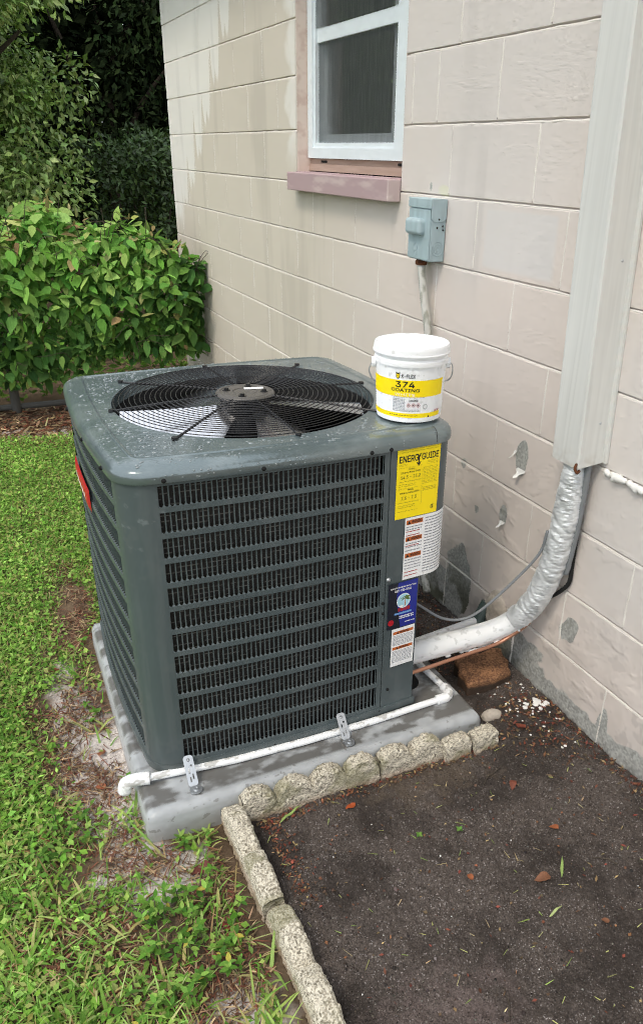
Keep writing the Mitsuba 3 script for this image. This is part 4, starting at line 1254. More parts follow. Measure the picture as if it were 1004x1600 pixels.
plines(-0.030, 0.004, 0.0255, 0.0555, 9, 0.0015)
plines(0.000, 0.046, 0.0255, 0.030, 2, 0.0012)
plines(-0.036, 0.060, 0.0570, 0.0585, 1, 0.0010)
ptext('DANGER', 0.026, 0.0490, 0.0042, 0.024)
pbar(0.008, 0.0462, 0.0310, 0.0314, 'm_grey_ink')
pbar(0.0458, 0.0462, 0.0255, 0.0560, 'm_grey_ink')
for cx_ in (0.0135, 0.0265, 0.0395):
    dmd = sg.Polygon([(cx_ - 0.0055, 0.0405), (cx_, 0.0350), (cx_ + 0.0055, 0.0405), (cx_, 0.0460)])
    pput(extrude(dmd.difference(affinity.scale(dmd, 0.72, 0.72)), 0.0002), 'm_red_ink', 0.0009)
    pput(extrude(sg.Point(cx_, 0.0405).buffer(0.0016), 0.0002), 'm_ink', 0.0009)
hx = sg.Point(0.0595, 0.0370).buffer(0.0058)
pput(extrude(hx.difference(hx.buffer(-0.0009)), 0.0002), 'm_ink', 0.0009)
plines(0.092, 0.112, 0.022, 0.027, 2, 0.0014, 'm_red_ink')
plines(-0.040, 0.040, 0.0150, 0.0190, 1, 0.0014, 'm_ink')
pput(extrude(sg.Point(0.0720, 0.0140).buffer(0.0022), 0.0002), 'm_ink', 0.0010)
for ink, ms in pin.items():
    add(BK + ('__label' if ink == 'm_yellow' else '__lettering'), cat(ms), ink, True, kind=None if ink == 'm_yellow' else 'stuff')

# ---------------------------------------------------------------- ground sheets
def height(x, y):
    P = np.stack([x * 3, y * 3, 0 * x], -1)
    h = 0.030 * (meshkit.fbm(P, 4, 2) - 0.5) + 0.010 * (meshkit.fbm(P * 6, 3, 8) - 0.5)
    flat = np.clip((x + 1.25) / 0.06, 0, 1)        # level under the pad and beside it
    h = h * (1 - flat) - 0.012 * flat
    near_pad = np.exp(-((x + 1.27) / 0.05) ** 2) * ((y > 1.4) & (y < 2.45))
    h = h * (1 - 0.7 * near_pad)
    far = np.clip((np.hypot(x, y - 2) - 6) / 10, 0, 1)
    return h * (1 - far)


gx = np.r_[-70, -40, -22, -12, -7, -5, np.arange(-3.4, -0.95, 0.016), np.arange(-0.9, 0.3, 0.15), 1, 3, 7, 14, 30, 60]
gy = np.r_[-60, -30, -14, -7, -4, -2.5, -1.2, np.arange(-0.4, 5.6, 0.016), np.arange(5.7, 8, 0.2), 9, 11, 14, 20, 35, 70]
add('ground', grid(gx, gy, lambda u, v: np.stack([u, v, height(u, v)], -1)), 'm_ground', True, kind='structure')


def soil_h(x, y):
    P = np.stack([x, y, 0 * x], -1)
    h = 0.006 + 0.030 * (meshkit.fbm(P * 4.5, 4, 3) - 0.5) + 0.018 * (meshkit.fbm(P * 34, 3, 6) - 0.5) + 0.005 * (meshkit.noise(P * 170, 4) - 0.5)
    d = np.clip((x + 0.45) / 0.4, 0, 1) * np.clip((y - 1.3) / 0.15, 0, 1) * np.clip((1.9 - y) / 0.3, 0, 1)
    return h + 0.014 * d


sx = np.arange(-1.040, -0.003, 0.0045)
sy = np.r_[np.arange(-0.6, 0.5, 0.03), np.arange(0.5, 1.447, 0.0045)]
s1 = grid(sx, sy, lambda u, v: np.stack([u, v, soil_h(u, v)], -1))
s2 = grid(np.arange(-0.30, -0.003, 0.0045), np.arange(1.4405, 2.9, 0.0065), lambda u, v: np.stack([u, v, soil_h(u, v) + 0.002], -1))
add('soil_bed', cat([s1, s2]), 'm_soil', True, kind='structure')


# ---------------------------------------------------------------- edging
def rough(us, vs, top, depth, seed, amp=0.0055):
    """a low block: u along its length, an arched top, cross-section from a profile"""
    U = us
    prof = []

    def f(u, v):
        # v runs round the section: 0 front foot -> 1 front top edge -> 2 back top edge -> 3 back foot
        h = top(u)
        y = np.select([v < 1, v < 2], [0.004 * v, 0.004 + (depth - 0.008) * (v - 1)], depth - 0.004 * 0)
        z = np.select([v < 1, v < 2], [h * v, h], h * (3 - v))
        # rounding of the two upper edges
        rd = np.exp(-((v - 1) / 0.10) ** 2) + np.exp(-((v - 2) / 0.10) ** 2)
        z = z - 0.0045 * rd
        y = y + 0.0025 * np.exp(-((v - 1) / 0.10) ** 2) - 0.0025 * np.exp(-((v - 2) / 0.10) ** 2)
        P = np.stack([u, y, z], -1)
        Q = P + seed * 3.1
        n1 = meshkit.fbm(Q * 75, 3, seed) - 0.5
        n2 = meshkit.fbm(Q * 190, 2, seed + 5) - 0.5
        k = (amp * n1 * 1.7 + amp * n2 * 1.1)
        nz = np.select([v < 0.9, v < 2.1], [0.2, 1.0], 0.2)
        ny = np.select([v < 1.1, v < 1.9], [-1.0, 0.0], 1.0)
        P[..., 2] += k * nz
        P[..., 1] += k * ny
        return P
    m = grid(us, vs, f)
    # end caps
    a, b = len(us), len(vs)
    v = np.vstack([m.vertices, [m.vertices[:b].mean(0)], [m.vertices[-b:].mean(0)]])
    j = np.arange(b - 1)
    f1 = np.stack([np.full(b - 1, a * b), j + 1, j], 1)
    f2 = np.stack([np.full(b - 1, a * b + 1), (a - 1) * b + j, (a - 1) * b + j + 1], 1)
    return trimesh.Trimesh(v, np.vstack([m.faces, f1, f2]), process=False)


VS = np.r_[np.linspace(0, 0.85, 14), np.linspace(0.9, 1.1, 5), np.linspace(1.16, 1.84, 9), np.linspace(1.9, 2.1, 5), np.linspace(2.2, 3, 8)]
G_E = 'scalloped edging blocks'


def edging(label, centers, half, x0, x1, place, seed, hi=0.092, lo=0.046, depth=0.046):
    us = np.arange(x0, x1 + 1e-6, 0.0036)

    def top(u):
        t = np.min(np.abs(u[..., None] - np.array(centers)) / half, axis=-1)
        return lo + (hi - lo) * np.sqrt(np.clip(1 - np.clip(t, 0, 1) ** 2, 0, 1))
    m = rough(us, VS, top, depth, seed)
    m.apply_transform(place)
    add('edging_block', m, 'm_edging', True, label=label, category='edging block', group=G_E)


def placed(x, y, z, deg):
    M = trimesh.transformations.rotation_matrix(math.radians(deg), (0, 0, 1))
    M[:3, 3] = (x, y, z)
    return M


Pb = placed(-1.030, 1.410, -0.004, -0.9)
c_ = lambda *xs: [x + 1.030 for x in xs]
edging('mossy scalloped edging block at the left end of the row against the pad', c_(-0.990, -0.888, -0.793, -0.697), 0.049, 0.0, 0.383, Pb, 1)
edging('scalloped edging block second from the left in the row against the pad', c_(-0.597, -0.497), 0.050, 0.386, 0.584, Pb, 2)
edging('single stub of edging block second from the right end of the row', [0.044], 0.048, 0.0, 0.088, placed(-0.452, 1.382, -0.002, 3), 3, 0.074, 0.052, 0.046)
edging('last stub of edging block at the right end of the row by the wall', [0.042], 0.050, 0.0, 0.086, placed(-0.358, 1.375, 0.0, 6), 4, 0.068, 0.050, 0.05)
Pl = placed(-1.026, 0.0, -0.006, 90)
for i_, (a_, b_, wh) in enumerate(((1.130, 1.452, 'farthest from the camera, at the corner'), (0.806, 1.126, 'in the middle'), (0.470, 0.802, 'nearest the camera'))):
    Pl = placed(-1.026 + 0.004 * i_, 0.0, -0.008, 90)
    edging('edging block of the left row by the grass, ' + wh, np.arange(a_ + 0.075, b_, 0.155), 0.078, a_, b_, Pl, 5 + i_, 0.086, 0.050, 0.052)

# paver stone, pebble
pp = np.array([(-0.236, 1.612), (-0.150, 1.598), (-0.070, 1.612), (-0.062, 1.640), (-0.040, 1.668), (-0.040, 1.700), (-0.020, 1.740), (-0.045, 1.752), (-0.10, 1.742), (-0.16, 1.752), (-0.20, 1.748), (-0.206, 1.71), (-0.226, 1.68), (-0.224, 1.65)])
pv = sg.Polygon(pp).buffer(-0.006).buffer(0.006)
e_ = sg.polygon.orient(pv, 1.0).exterior
E_ = np.array([e_.interpolate(t, normalized=True).coords[0] for t in np.linspace(0, 1, 161)[:-1]])
cen = E_.mean(0)
rings = [np.c_[E_, np.full(160, -0.01)], np.c_[E_, np.full(160, 0.055)], np.c_[cen + (E_ - cen) * 0.97, np.full(160, 0.0605)]]
for f_ in (0.92, 0.85, 0.75, 0.62, 0.5, 0.38, 0.26, 0.14, 0.04):
    rings.append(np.c_[cen + (E_ - cen) * f_, np.full(160, 0.061)])
pm = loft(rings)
k_ = (meshkit.fbm(pm.vertices * 90, 3, 3) - 0.5) * 0.004
pm.vertices[:, 2] += k_
pm.vertices[:, :2] += k_[:, None] * 0.6
add('paver', pm, 'm_paver', True, label='wet brown wavy edged paver lying by the wall under the white pipe', category='paver')
st = trimesh.creation.icosphere(3, 1.0)
st.vertices *= 1 + 0.3 * (meshkit.fbm(st.vertices * 1.8, 3, 7)[:, None] - 0.5)
st.apply_scale((0.034, 0.022, 0.018))
st.apply_translation((-0.222, 1.495, 0.020))
add('stone', st, 'm_stone', True, label='small pale rounded stone beside the right corner of the pad', category='stone')


# ---------------------------------------------------------------- vegetation helpers
def leaf_template(kind):
    if kind == 'blade':      # grass blade: 3 segments, bent
        v = np.array([[-0.5, 0, 0], [0.5, 0, 0], [-0.42, 0.45, 0.0], [0.42, 0.45, 0.0], [-0.25, 0.8, 0], [0.25, 0.8, 0], [0, 1, 0]], float)
        f = np.array([[0, 1, 3], [0, 3, 2], [2, 3, 5], [2, 5, 4], [4, 5, 6]])
    elif kind == 'small':    # pointed oval of four triangles folded on the midrib
        v = np.array([[0, 0, 0], [-0.5, 0.42, 0.10], [0, 0.5, 0], [0.5, 0.42, 0.10], [0, 1, -0.06]], float)
        f = np.array([[0, 2, 1], [0, 3, 2], [1, 2, 4], [2, 3, 4]])
    else:                    # broad leaf: midrib of five, edges of four
        y = np.array([0, 0.2, 0.5, 0.78, 1.0])
        w = np.array([0, 0.40, 0.5, 0.30, 0])
        d = -0.16 * y ** 2
        v = [[0, yy, dd] for yy, dd in zip(y, d)]
        for i in (1, 2, 3):
            v += [[-w[i], y[i] - 0.03, d[i] + 0.09], [w[i], y[i] - 0.03, d[i] + 0.09]]
        v = np.array(v)
        f = np.array([[0, 1, 5], [0, 6, 1], [5, 1, 2], [5, 2, 7], [1, 6, 8], [1, 8, 2], [7, 2, 3], [7, 3, 9], [2, 8, 10], [2, 10, 3], [9, 3, 4], [3, 10, 4]])
    return v, f


def cloud(pos, dirs, ups, length, width, kind, colors, bend=None):
    """many leaves as one mesh with a colour per vertex"""
    v, f = leaf_template(kind)
    n = len(pos)
    d = dirs / np.linalg.norm(dirs, axis=1, keepdims=True)
    s = np.cross(d, ups)
    s /= np.linalg.norm(s, axis=1, keepdims=True) + 1e-9
    u = np.cross(s, d)
    L, Wd = np.asarray(length)[:, None, None], np.asarray(width)[:, None, None]
    y = v[None, :, 1:2]
    P = pos[:, None] + s[:, None] * v[None, :, 0:1] * Wd + d[:, None] * y * L + u[:, None] * v[None, :, 2:3] * Wd
    if bend is not None:
        P = P + np.array([0, 0, -1.0]) * (y ** 2) * L * np.asarray(bend)[:, None, None]
    F = (f[None] + (np.arange(n) * len(v))[:, None, None]).reshape(-1, 3)
    C = np.repeat(colors, len(v), axis=0)
    return trimesh.Trimesh(P.reshape(-1, 3), F, process=False), C


def pick(g, pal, n, jit=0.15):
    pal = np.asarray(pal, float)
    return pal[g.integers(0, len(pal), n)] * np.exp(g.normal(0, jit, (n, 1))) * np.exp(g.normal(0, 0.05, (n, 3)))


def unit(g, n):
    v = g.normal(size=(n, 3))
    return v / np.linalg.norm(v, axis=1, keepdims=True)


# ---------------------------------------------------------------- lawn
def bare_amount(x, y):
    w = (meshkit.fbm(np.stack([x * 9, y * 9, 0 * x], -1), 3, 12) - 0.5) * 1.3
    e = lambda cx, cy, rx, ry: np.clip(1.5 - 1.1 * (np.hypot((x - cx) / rx, (y - cy) / ry) + w), 0, 1)
    b = e(-1.32, 1.85, 0.135, 0.62)
    b = np.maximum(b, e(-1.27, 2.65, 0.07, 0.38))
    b = np.maximum(b, e(-1.28, 1.42, 0.18, 0.16))
    b = np.maximum(b, e(-1.18, 0.95, 0.16, 0.22))
    b = np.maximum(b, 0.86 * e(-1.31, 1.22, 0.21, 0.26))
    b = np.maximum(b, 0.8 * e(-1.12, 1.20, 0.06, 0.5))
    b = np.maximum(b, np.clip((y - 4.66) / 0.12 + w * 0.4, 0, 1))
    return b


def lawn(n, x0, x1, y0, y1, seed, scale=1.0):
    g = np.random.default_rng(seed)
    x, y = g.uniform(x0, x1, n), g.uniform(y0, y1, n)
    b = bare_amount(x, y)
    ok = (g.random(n) > b * 0.985) & ~((x > -1.262) & (y > 1.44) & (y < 2.45)) & (x < -1.095 + 0.5 * (y > 2.5)) & ~((x > -0.7) & (y > 2.4) & (y < 2.5))
    ok &= (x < -1.11) | (y > 2.45)
    return g, x[ok], y[ok]


meshes, cols = [], []
# fine clover-like ground leaves
g, x, y = lawn(110000, -2.3, -0.35, 0.75, 4.85, 31)
n = len(x)
z = height(x, y) + g.uniform(0.002, 0.030, n)
dirs = unit(g, n) * [1, 1, 0.45] + [0, 0, 0.25]
ups = np.tile([0, 0, 1.0], (n, 1)) + unit(g, n) * 0.5
pal = [(0.13, 0.25, 0.040), (0.18, 0.32, 0.065), (0.08, 0.17, 0.030), (0.25, 0.37, 0.09), (0.22, 0.24, 0.08)]
patch = meshkit.fbm(np.stack([x * 4, y * 4, 0 * x], -1), 3, 40)
c = 1.5 * pick(g, pal, n) * (0.75 + 0.6 * patch[:, None])
L = g.uniform(0.009, 0.026, n)
m_, c_ = cloud(np.stack([x, y, z], 1), dirs, ups, L, L * g.uniform(0.35, 0.7, n), 'small', c)
meshes.append(m_)
cols.append(c_)
# blades
g, x, y = lawn(85000, -2.3, -0.35, 0.75, 4.85, 32)
n = len(x)
az = g.uniform(0, 2 * PI, n)
tl = g.uniform(0.25, 1.2, n)
dirs = np.stack([np.cos(az) * np.sin(tl), np.sin(az) * np.sin(tl), np.cos(tl)], 1)
ups = np.stack([-np.cos(az) * np.cos(tl), -np.sin(az) * np.cos(tl), np.sin(tl)], 1)
nearer = np.clip((1.9 - y) / 0.7, 0, 1)
L = g.uniform(0.025, 0.062, n) * (1 + 0.9 * nearer * g.random(n))
pal = [(0.14, 0.28, 0.05), (0.19, 0.34, 0.08), (0.10, 0.21, 0.035), (0.26, 0.39, 0.11), (0.31, 0.34, 0.14), (0.26, 0.19, 0.09)]
m_, c_ = cloud(np.stack([x, y, height(x, y)], 1), dirs, ups, L, g.uniform(0.0022, 0.0048, n), 'blade', 1.45 * pick(g, pal, n), g.uniform(0.1, 0.6, n))
meshes.append(m_)
cols.append(c_)
# wider tufts in the foreground
tx, ty = [], []
g = np.random.default_rng(33)
for cx, cy, k in ((-1.56, 1.22, 26), (-1.46, 1.08, 24), (-1.50, 1.36, 20), (-1.40, 1.20, 18), (-1.44, 0.96, 24), (-1.56, 1.02, 24), (-1.33, 1.10, 14), (-1.36, 0.93, 16), (-1.15, 0.93, 22), (-1.12, 1.00, 14), (-1.60, 1.48, 24), (-1.48, 1.62, 16), (-1.17, 0.86, 20), (-1.28, 1.00, 10), (-1.55, 1.70, 22), (-1.26, 1.52, 12), (-1.22, 1.40, 8), (-1.62, 1.9, 24), (-1.13, 1.13, 6), (-1.2, 1.2, 8), (-1.42, 1.30, 14), (-1.135, 1.42, 16), (-1.30, 1.93, 6), (-1.29, 2.2, 7)):
    for _ in range(k):
        tx.append(cx + g.normal(0, 0.025))
        ty.append(cy + g.normal(0, 0.025))
x, y = np.array(tx), np.array(ty)
okk = (x < -1.10)
x, y = x[okk], y[okk]
n = len(x)
az = g.uniform(0, 2 * PI, n)
tl = g.uniform(0.4, 1.25, n)
dirs = np.stack([np.cos(az) * np.sin(tl), np.sin(az) * np.sin(tl), np.cos(tl)], 1)
ups = np.stack([-np.cos(az) * np.cos(tl), -np.sin(az) * np.cos(tl), np.sin(tl)], 1)
pal = [(0.17, 0.28, 0.055), (0.24, 0.35, 0.09), (0.13, 0.23, 0.04), (0.30, 0.40, 0.12), (0.38, 0.36, 0.15)]
m_, c_ = cloud(np.stack([x, y, height(x, y)], 1), dirs, ups, g.uniform(0.05, 0.12, n), g.uniform(0.005, 0.0095, n), 'blade', 1.3 * pick(g, pal, n), g.uniform(0.15, 0.6, n))
meshes.append(m_)
cols.append(c_)
# thinner turf farther out
g = np.random.default_rng(34)
n = 60000
x, y = g.uniform(-7, -1.2, n), g.uniform(-2.5, 4.6, n)
ok = (x < -2.2) | (y < 0.72)
x, y = x[ok], y[ok]
n = len(x)
L = g.uniform(0.04, 0.08, n)
az = g.uniform(0, 2 * PI, n)
tl = g.uniform(0.3, 1.3, n)
dirs = np.stack([np.cos(az) * np.sin(tl), np.sin(az) * np.sin(tl), np.cos(tl)], 1)
ups = np.stack([-np.cos(az) * np.cos(tl), -np.sin(az) * np.cos(tl), np.sin(tl)], 1)
m_, c_ = cloud(np.stack([x, y, height(x, y)], 1), dirs, ups, L, g.uniform(0.008, 0.016, n), 'blade', 1.3 * pick(g, pal, n), g.uniform(0.1, 0.5, n))
meshes.append(m_)
cols.append(c_)
add('grass', cat(meshes), 'm_grass', False, color=np.vstack(cols), label='short green lawn with clover and longer tufts', category='grass', kind='stuff')

# dead grass and brown litter on the bare ground
g = np.random.default_rng(41)
n = 26000
x, y = g.uniform(-1.62, -1.10, n), g.uniform(0.78, 3.1, n)
b = bare_amount(x, y)
pat = meshkit.fbm(np.stack([x * 7, y * 7, 0 * x], -1), 3, 51)
ok = (b > 0.25) & ~((x > -1.27) & (y > 1.43) & (y < 2.44)) & (g.random(n) < np.clip((pat - 0.38) * 4.5, 0.05, 1)) & ((x < -1.105) | (y > 1.46))
x2, y2 = g.uniform(-1.9, -0.4, 5200), g.uniform(4.55, 5.4, 5200)
nb = int(ok.sum())
x, y = np.r_[x[ok], x2], np.r_[y[ok], y2]
n = len(x)
big = np.where(np.arange(n) >= nb, 2.2, 1.0)
dirs = unit(g, n) * [1, 1, 0.18]
pal = [(0.13, 0.062, 0.034), (0.22, 0.14, 0.08), (0.085, 0.05, 0.032), (0.34, 0.25, 0.14), (0.15, 0.052, 0.03)]
m1, c1 = cloud(np.stack([x, y, height(x, y) + g.uniform(0.001, 0.012, n)], 1), dirs, np.tile([0, 0, 1.0], (n, 1)) + 0.3 * unit(g, n), g.uniform(0.012, 0.045, n) * np.minimum(big, 1.4), g.uniform(0.0012, 0.0045, n) * big ** 2, 'blade', pick(g, pal, n, 0.3))
add('dead_grass', m1, 'm_vc', False, color=c1, label='brown thatch and leaf bits on the bare strips of ground', category='dead grass', kind='stuff')

# litter on the soil bed
g = np.random.default_rng(42)
n = 380
x, y = g.uniform(-1.0, -0.02, n), g.uniform(0.5, 1.40, n)
xa, ya = -0.12 + g.normal(0, 0.075, 700), 1.46 + g.normal(0, 0.095, 700)
xb, yb = g.uniform(-0.30, -0.02, 1500), g.uniform(1.72, 2.7, 1500)
xc, yc = -0.995 + np.abs(g.normal(0, 0.035, 260)), g.uniform(1.12, 1.41, 260)
xd, yd = g.uniform(-1.0, -0.28, 420), 1.398 - np.abs(g.normal(0, 0.012, 420))
xe, ye = -0.010 - np.abs(g.normal(0, 0.022, 420)), g.uniform(0.6, 1.5, 420)
x, y = np.r_[x, xa, xb, xc, xd, xe], np.r_[y, ya, yb, yc, yd, ye]
ok = (x < -0.012) & ~((x < -0.272) & (y > 1.40))
x, y = x[ok], y[ok]
n = len(x)
dirs = unit(g, n) * [1, 1, 0.25]
pal = [(0.13, 0.05, 0.028), (0.20, 0.09, 0.045), (0.08, 0.045, 0.03), (0.26, 0.18, 0.09), (0.17, 0.045, 0.03), (0.09, 0.06, 0.035)]
m1, c1 = cloud(np.stack([x, y, soil_h(x, y) + 0.004], 1), dirs, np.tile([0, 0, 1.0], (n, 1)) + 0.5 * unit(g, n), g.uniform(0.004, 0.022, n) * np.where(x < -0.35, 0.7, 1.0), g.uniform(0.0012, 0.009, n), 'small', pick(g, pal, n, 0.3))
n = 130
x, y = g.uniform(-1.0, -0.03, n), g.uniform(0.5, 1.40, n)
dirs = unit(g, n) * [1, 1, 0.15]
pal = [(0.34, 0.36, 0.13), (0.22, 0.30, 0.08), (0.42, 0.34, 0.18)]
m2, c2 = cloud(np.stack([x, y, soil_h(x, y) + 0.004], 1), dirs, np.tile([0, 0, 1.0], (n, 1)), g.uniform(0.010, 0.030, n), g.uniform(0.0012, 0.0026, n), 'blade', pick(g, pal, n, 0.2))
add('leaf_litter', cat([m1, m2]), 'm_vc', False, color=np.vstack([c1, c2]), label='small brown leaf bits and grass clippings scattered over the dark soil', category='leaf litter', kind='stuff')

# crumbs of soil and sand grains
g = np.random.default_rng(44)
n = 30000
x, y = g.uniform(-1.02, -0.008, n), g.uniform(0.52, 1.41, n)
pat = meshkit.fbm(np.stack([x * 9, y * 9, 0 * x], -1), 4, 63)
ok = g.random(n) < np.clip((pat - 0.25) * 2.2, 0.15, 1)
x, y = x[ok], y[ok]
n = len(x)
oct_v = np.array([(1, 0, 0), (-1, 0, 0), (0, 1, 0), (0, -1, 0), (0, 0, 1), (0, 0, -1)], float)
oct_f = np.array([(0, 2, 4), (2, 1, 4), (1, 3, 4), (3, 0, 4), (2, 0, 5), (1, 2, 5), (3, 1, 5), (0, 3, 5)])
r_ = np.clip(np.exp(g.normal(np.log(0.0011), 0.50, n)), 0.0006, 0.0085)
V = oct_v[None] * r_[:, None, None] * g.uniform(0.6, 1.3, (n, 6, 1)) + np.stack([x, y, soil_h(x, y) + 0.2 * r_], 1)[:, None]
pal = [(0.030, 0.024, 0.021), (0.055, 0.045, 0.039), (0.10, 0.085, 0.075), (0.022, 0.018, 0.016), (0.17, 0.15, 0.135), (0.040, 0.030, 0.024)]
c = pick(g, pal, n, 0.25)
add('soil_crumbs', trimesh.Trimesh(V.reshape(-1, 3), (oct_f[None] + (np.arange(n) * 6)[:, None, None]).reshape(-1, 3), process=False), 'm_vc', False, color=np.repeat(c, 6, 0), label='loose dark crumbs and sand grains over the soil bed', category='soil crumbs', kind='stuff')

# white paint flakes by the wall
g = np.random.default_rng(43)
fl_ = []
for i in range(80):
    big = i < 16
    x, y = (-0.060 + g.normal(0, 0.018), 1.490 + g.normal(0, 0.022)) if big else (-0.10 + g.normal(0, 0.05), 1.50 + g.normal(0, 0.085))
    if x > -0.012:
        continue
    m_ = trimesh.creation.icosphere(1, 1.0)
    m_.vertices *= 1 + 0.5 * (meshkit.noise(m_.vertices * 2 + i, 3)[:, None] - 0.5)
    r_ = g.uniform(0.006, 0.012) if big else g.uniform(0.0016, 0.005)
    m_.apply_scale((r_, r_ * g.uniform(0.5, 1), r_ * g.uniform(0.2, 0.45)))
    m_.apply_transform(trimesh.transformations.rotation_matrix(g.uniform(0, 6), (0, 0, 1)))
    m_.apply_translation((x, y, float(soil_h(np.array(x), np.array(y))) + 0.005))
    fl_.append(m_)
for i in range(18):
    x, y = g.uniform(-0.98, -0.03), g.uniform(0.5, 1.4)
    m_ = trimesh.creation.icosphere(1, g.uniform(0.0010, 0.0024))
    m_.apply_translation((x, y, float(soil_h(np.array(x), np.array(y))) + 0.002))
    fl_.append(m_)
add('paint_flakes', cat(fl_), 'm_flake', False, label='white paint flakes and crumbs on the soil at the foot of the wall', category='paint flakes', kind='stuff')

# twigs
for i_, (x_, y_, a_, l_, lb_) in enumerate(((-0.36, 1.29, 0.4, 0.09, 'thin dark twig on the soil near the right end of the edging'), (-0.16, 1.36, -0.5, 0.11, 'thin brown twig on the soil beside the wall litter'),
                                       (-0.70, 0.74, 1.1, 0.07, 'thin brown twig on the soil near the bottom edge'), (-0.28, 0.93, 2.4, 0.06, 'short dark twig on the soil at the right side'))):
    t_ = np.linspace(-0.5, 0.5, 9)
    X_, Y_ = x_ + l_ * t_ * math.cos(a_) + 0.004 * np.sin(t_ * 7 + i_), y_ + l_ * t_ * math.sin(a_) + 0.004 * np.cos(t_ * 5)
    add('twig', tube(np.stack([X_, Y_, soil_h(X_, Y_) + 0.004], 1), np.linspace(0.0018, 0.0009, 9), 6), 'm_bark', True, label=lb_, category='twig', group='twigs on the soil')

# single fallen leaves
lv, lf = leaf_template('broad')


def fallen(x, y, L, w, deg, color, label, soil=True, curl=1.0):
    v = lv.copy()
    P = np.stack([v[:, 0] * w, (v[:, 1] - 0.5) * L, v[:, 2] * w * curl * 1.2], 1)
    m = trimesh.Trimesh(P, lf, process=False)
    m = m.subdivide()
    m.vertices[:, 2] += 0.003 * np.sin(m.vertices[:, 1] * 160 + x * 50)
    m.apply_transform(trimesh.transformations.rotation_matrix(math.radians(deg), (0, 0, 1)))
    z = float((soil_h if soil else height)(np.array(x), np.array(y)))
    m.apply_translation((x, y, z + 0.009))
    add('fallen_leaf', m, 'm_vc', True, label=label, category='leaf', group='single fallen leaves', color=np.tile(color, (len(m.vertices), 1)) * (0.8 + 0.4 * meshkit.noise(m.vertices * 90, 2)[:, None]))


OR, BRN, GRN = (0.26, 0.085, 0.035), (0.17, 0.075, 0.04), (0.24, 0.34, 0.10)
fallen(-0.452, 0.949, 0.042, 0.026, 75, BRN, 'large brown curled leaf lying in the middle right of the dark soil')
fallen(-0.765, 1.345, 0.034, 0.017, 105, (0.33, 0.07, 0.02), 'orange red leaf on the soil just in front of the edging row')
fallen(-0.324, 1.067, 0.026, 0.018, 30, OR, 'small orange leaf on the soil nearer the wall than the large brown leaf')
fallen(-0.603, 1.028, 0.020, 0.016, 10, OR, 'small orange leaf on the soil to the left of the large brown leaf')
fallen(-0.394, 0.798, 0.020, 0.014, 60, BRN, 'small pinkish brown leaf near the lower right of the soil')
fallen(-0.330, 1.235, 0.034, 0.020, 140, (0.16, 0.05, 0.03), 'dark red brown leaf on the soil below the right end of the edging')
fallen(-0.17, 1.42, 0.038, 0.022, 20, (0.18, 0.05, 0.03), 'red brown leaf among the litter beside the white paint flakes')
fallen(-0.390, 0.955, 0.070, 0.007, -40, GRN, 'long green blade lying just right of the large brown leaf', curl=0.3)
fallen(-0.915, 1.385, 0.085, 0.008, -65, GRN, 'pale green blade lying along the front of the edging row', curl=0.3)
fallen(-0.480, 0.865, 0.05, 0.006, -75, (0.34, 0.40, 0.16), 'short pale green blade below the large brown leaf', curl=0.3)
fallen(-1.335, 1.70, 0.036, 0.024, 40, (0.30, 0.10, 0.045), 'rusty leaf on the pale sand left of the pad corner', False)
fallen(-1.31, 1.83, 0.032, 0.022, -30, (0.26, 0.10, 0.05), 'brown leaf on the pale sand farther along the pad', False)
fallen(-1.385, 2.28, 0.045, 0.026, 60, (0.24, 0.06, 0.03), 'red brown leaf by the grass edge beside the far end of the pad', False)
fallen(-1.15, 1.16, 0.05, 0.03, 15, (0.22, 0.055, 0.035), 'dark red brown leaf beside the left edging row', False)
fallen(-1.12, 1.10, 0.034, 0.014, 30, (0.42, 0.44, 0.14), 'yellow green leaf beside the left edging row', False)
fallen(-1.165, 1.33, 0.055, 0.032, 100, (0.13, 0.04, 0.03), 'dark purple brown leaf near the corner of the edging', False)

# weeds
lm = trimesh.Trimesh(lv, lf, process=False)


def weed(cx, cy, spread, nst, h, label, seed, size=0.021):
    k = numbered('weed')
    thing(k, label, 'weed', 'leafy weeds in the grass')
    g = np.random.default_rng(seed)
    stems, fol, fc = [], [], []
    nl = 0
    for i in range(nst):
        b = np.array([cx + g.normal(0, spread), cy + g.normal(0, spread * 1.2)])
        if b[0] > -1.11:
            b[0] = -1.12
        z0 = float(height(b[0], b[1]))
        tip = np.array([b[0] + g.normal(0, 0.02), b[1] + g.normal(0, 0.02), z0 + h * g.uniform(0.6, 1.15)])
        stems.append(tube([(b[0], b[1], z0 - 0.004), tip], 0.0011, 5))
        for j in range(3):
            q = np.array([b[0], b[1], z0]) * (1 - (j + 1) / 3) + tip * (j + 1) / 3
            a0 = g.uniform(0, 2 * PI)
            for t in range(2 if j < 2 else 4):
                a = a0 + t * (PI if j < 2 else PI / 2) + g.normal(0, 0.3)
                d = np.array([[math.cos(a), math.sin(a), g.uniform(0.0, 0.5)]])
                Ls = size * g.uniform(0.55, 1.2)
                col = pick(g, [(0.10, 0.22, 0.035), (0.15, 0.29, 0.055), (0.07, 0.16, 0.03), (0.20, 0.33, 0.07)], 1)
                if g.random() < 0.04:
                    col = np.array([[0.45, 0.40, 0.08]])
                m, c = cloud(q[None], d, np.array([[0, 0, 1.0]]) + 0.3 * unit(g, 1), [Ls], [Ls * 0.50], 'broad', col)
                add(k + '__leaf', m, 'm_leaf', True, color=c)
                nl += 1
    for q in stems:
        add(k + '__stem', q, 'm_bark', True)


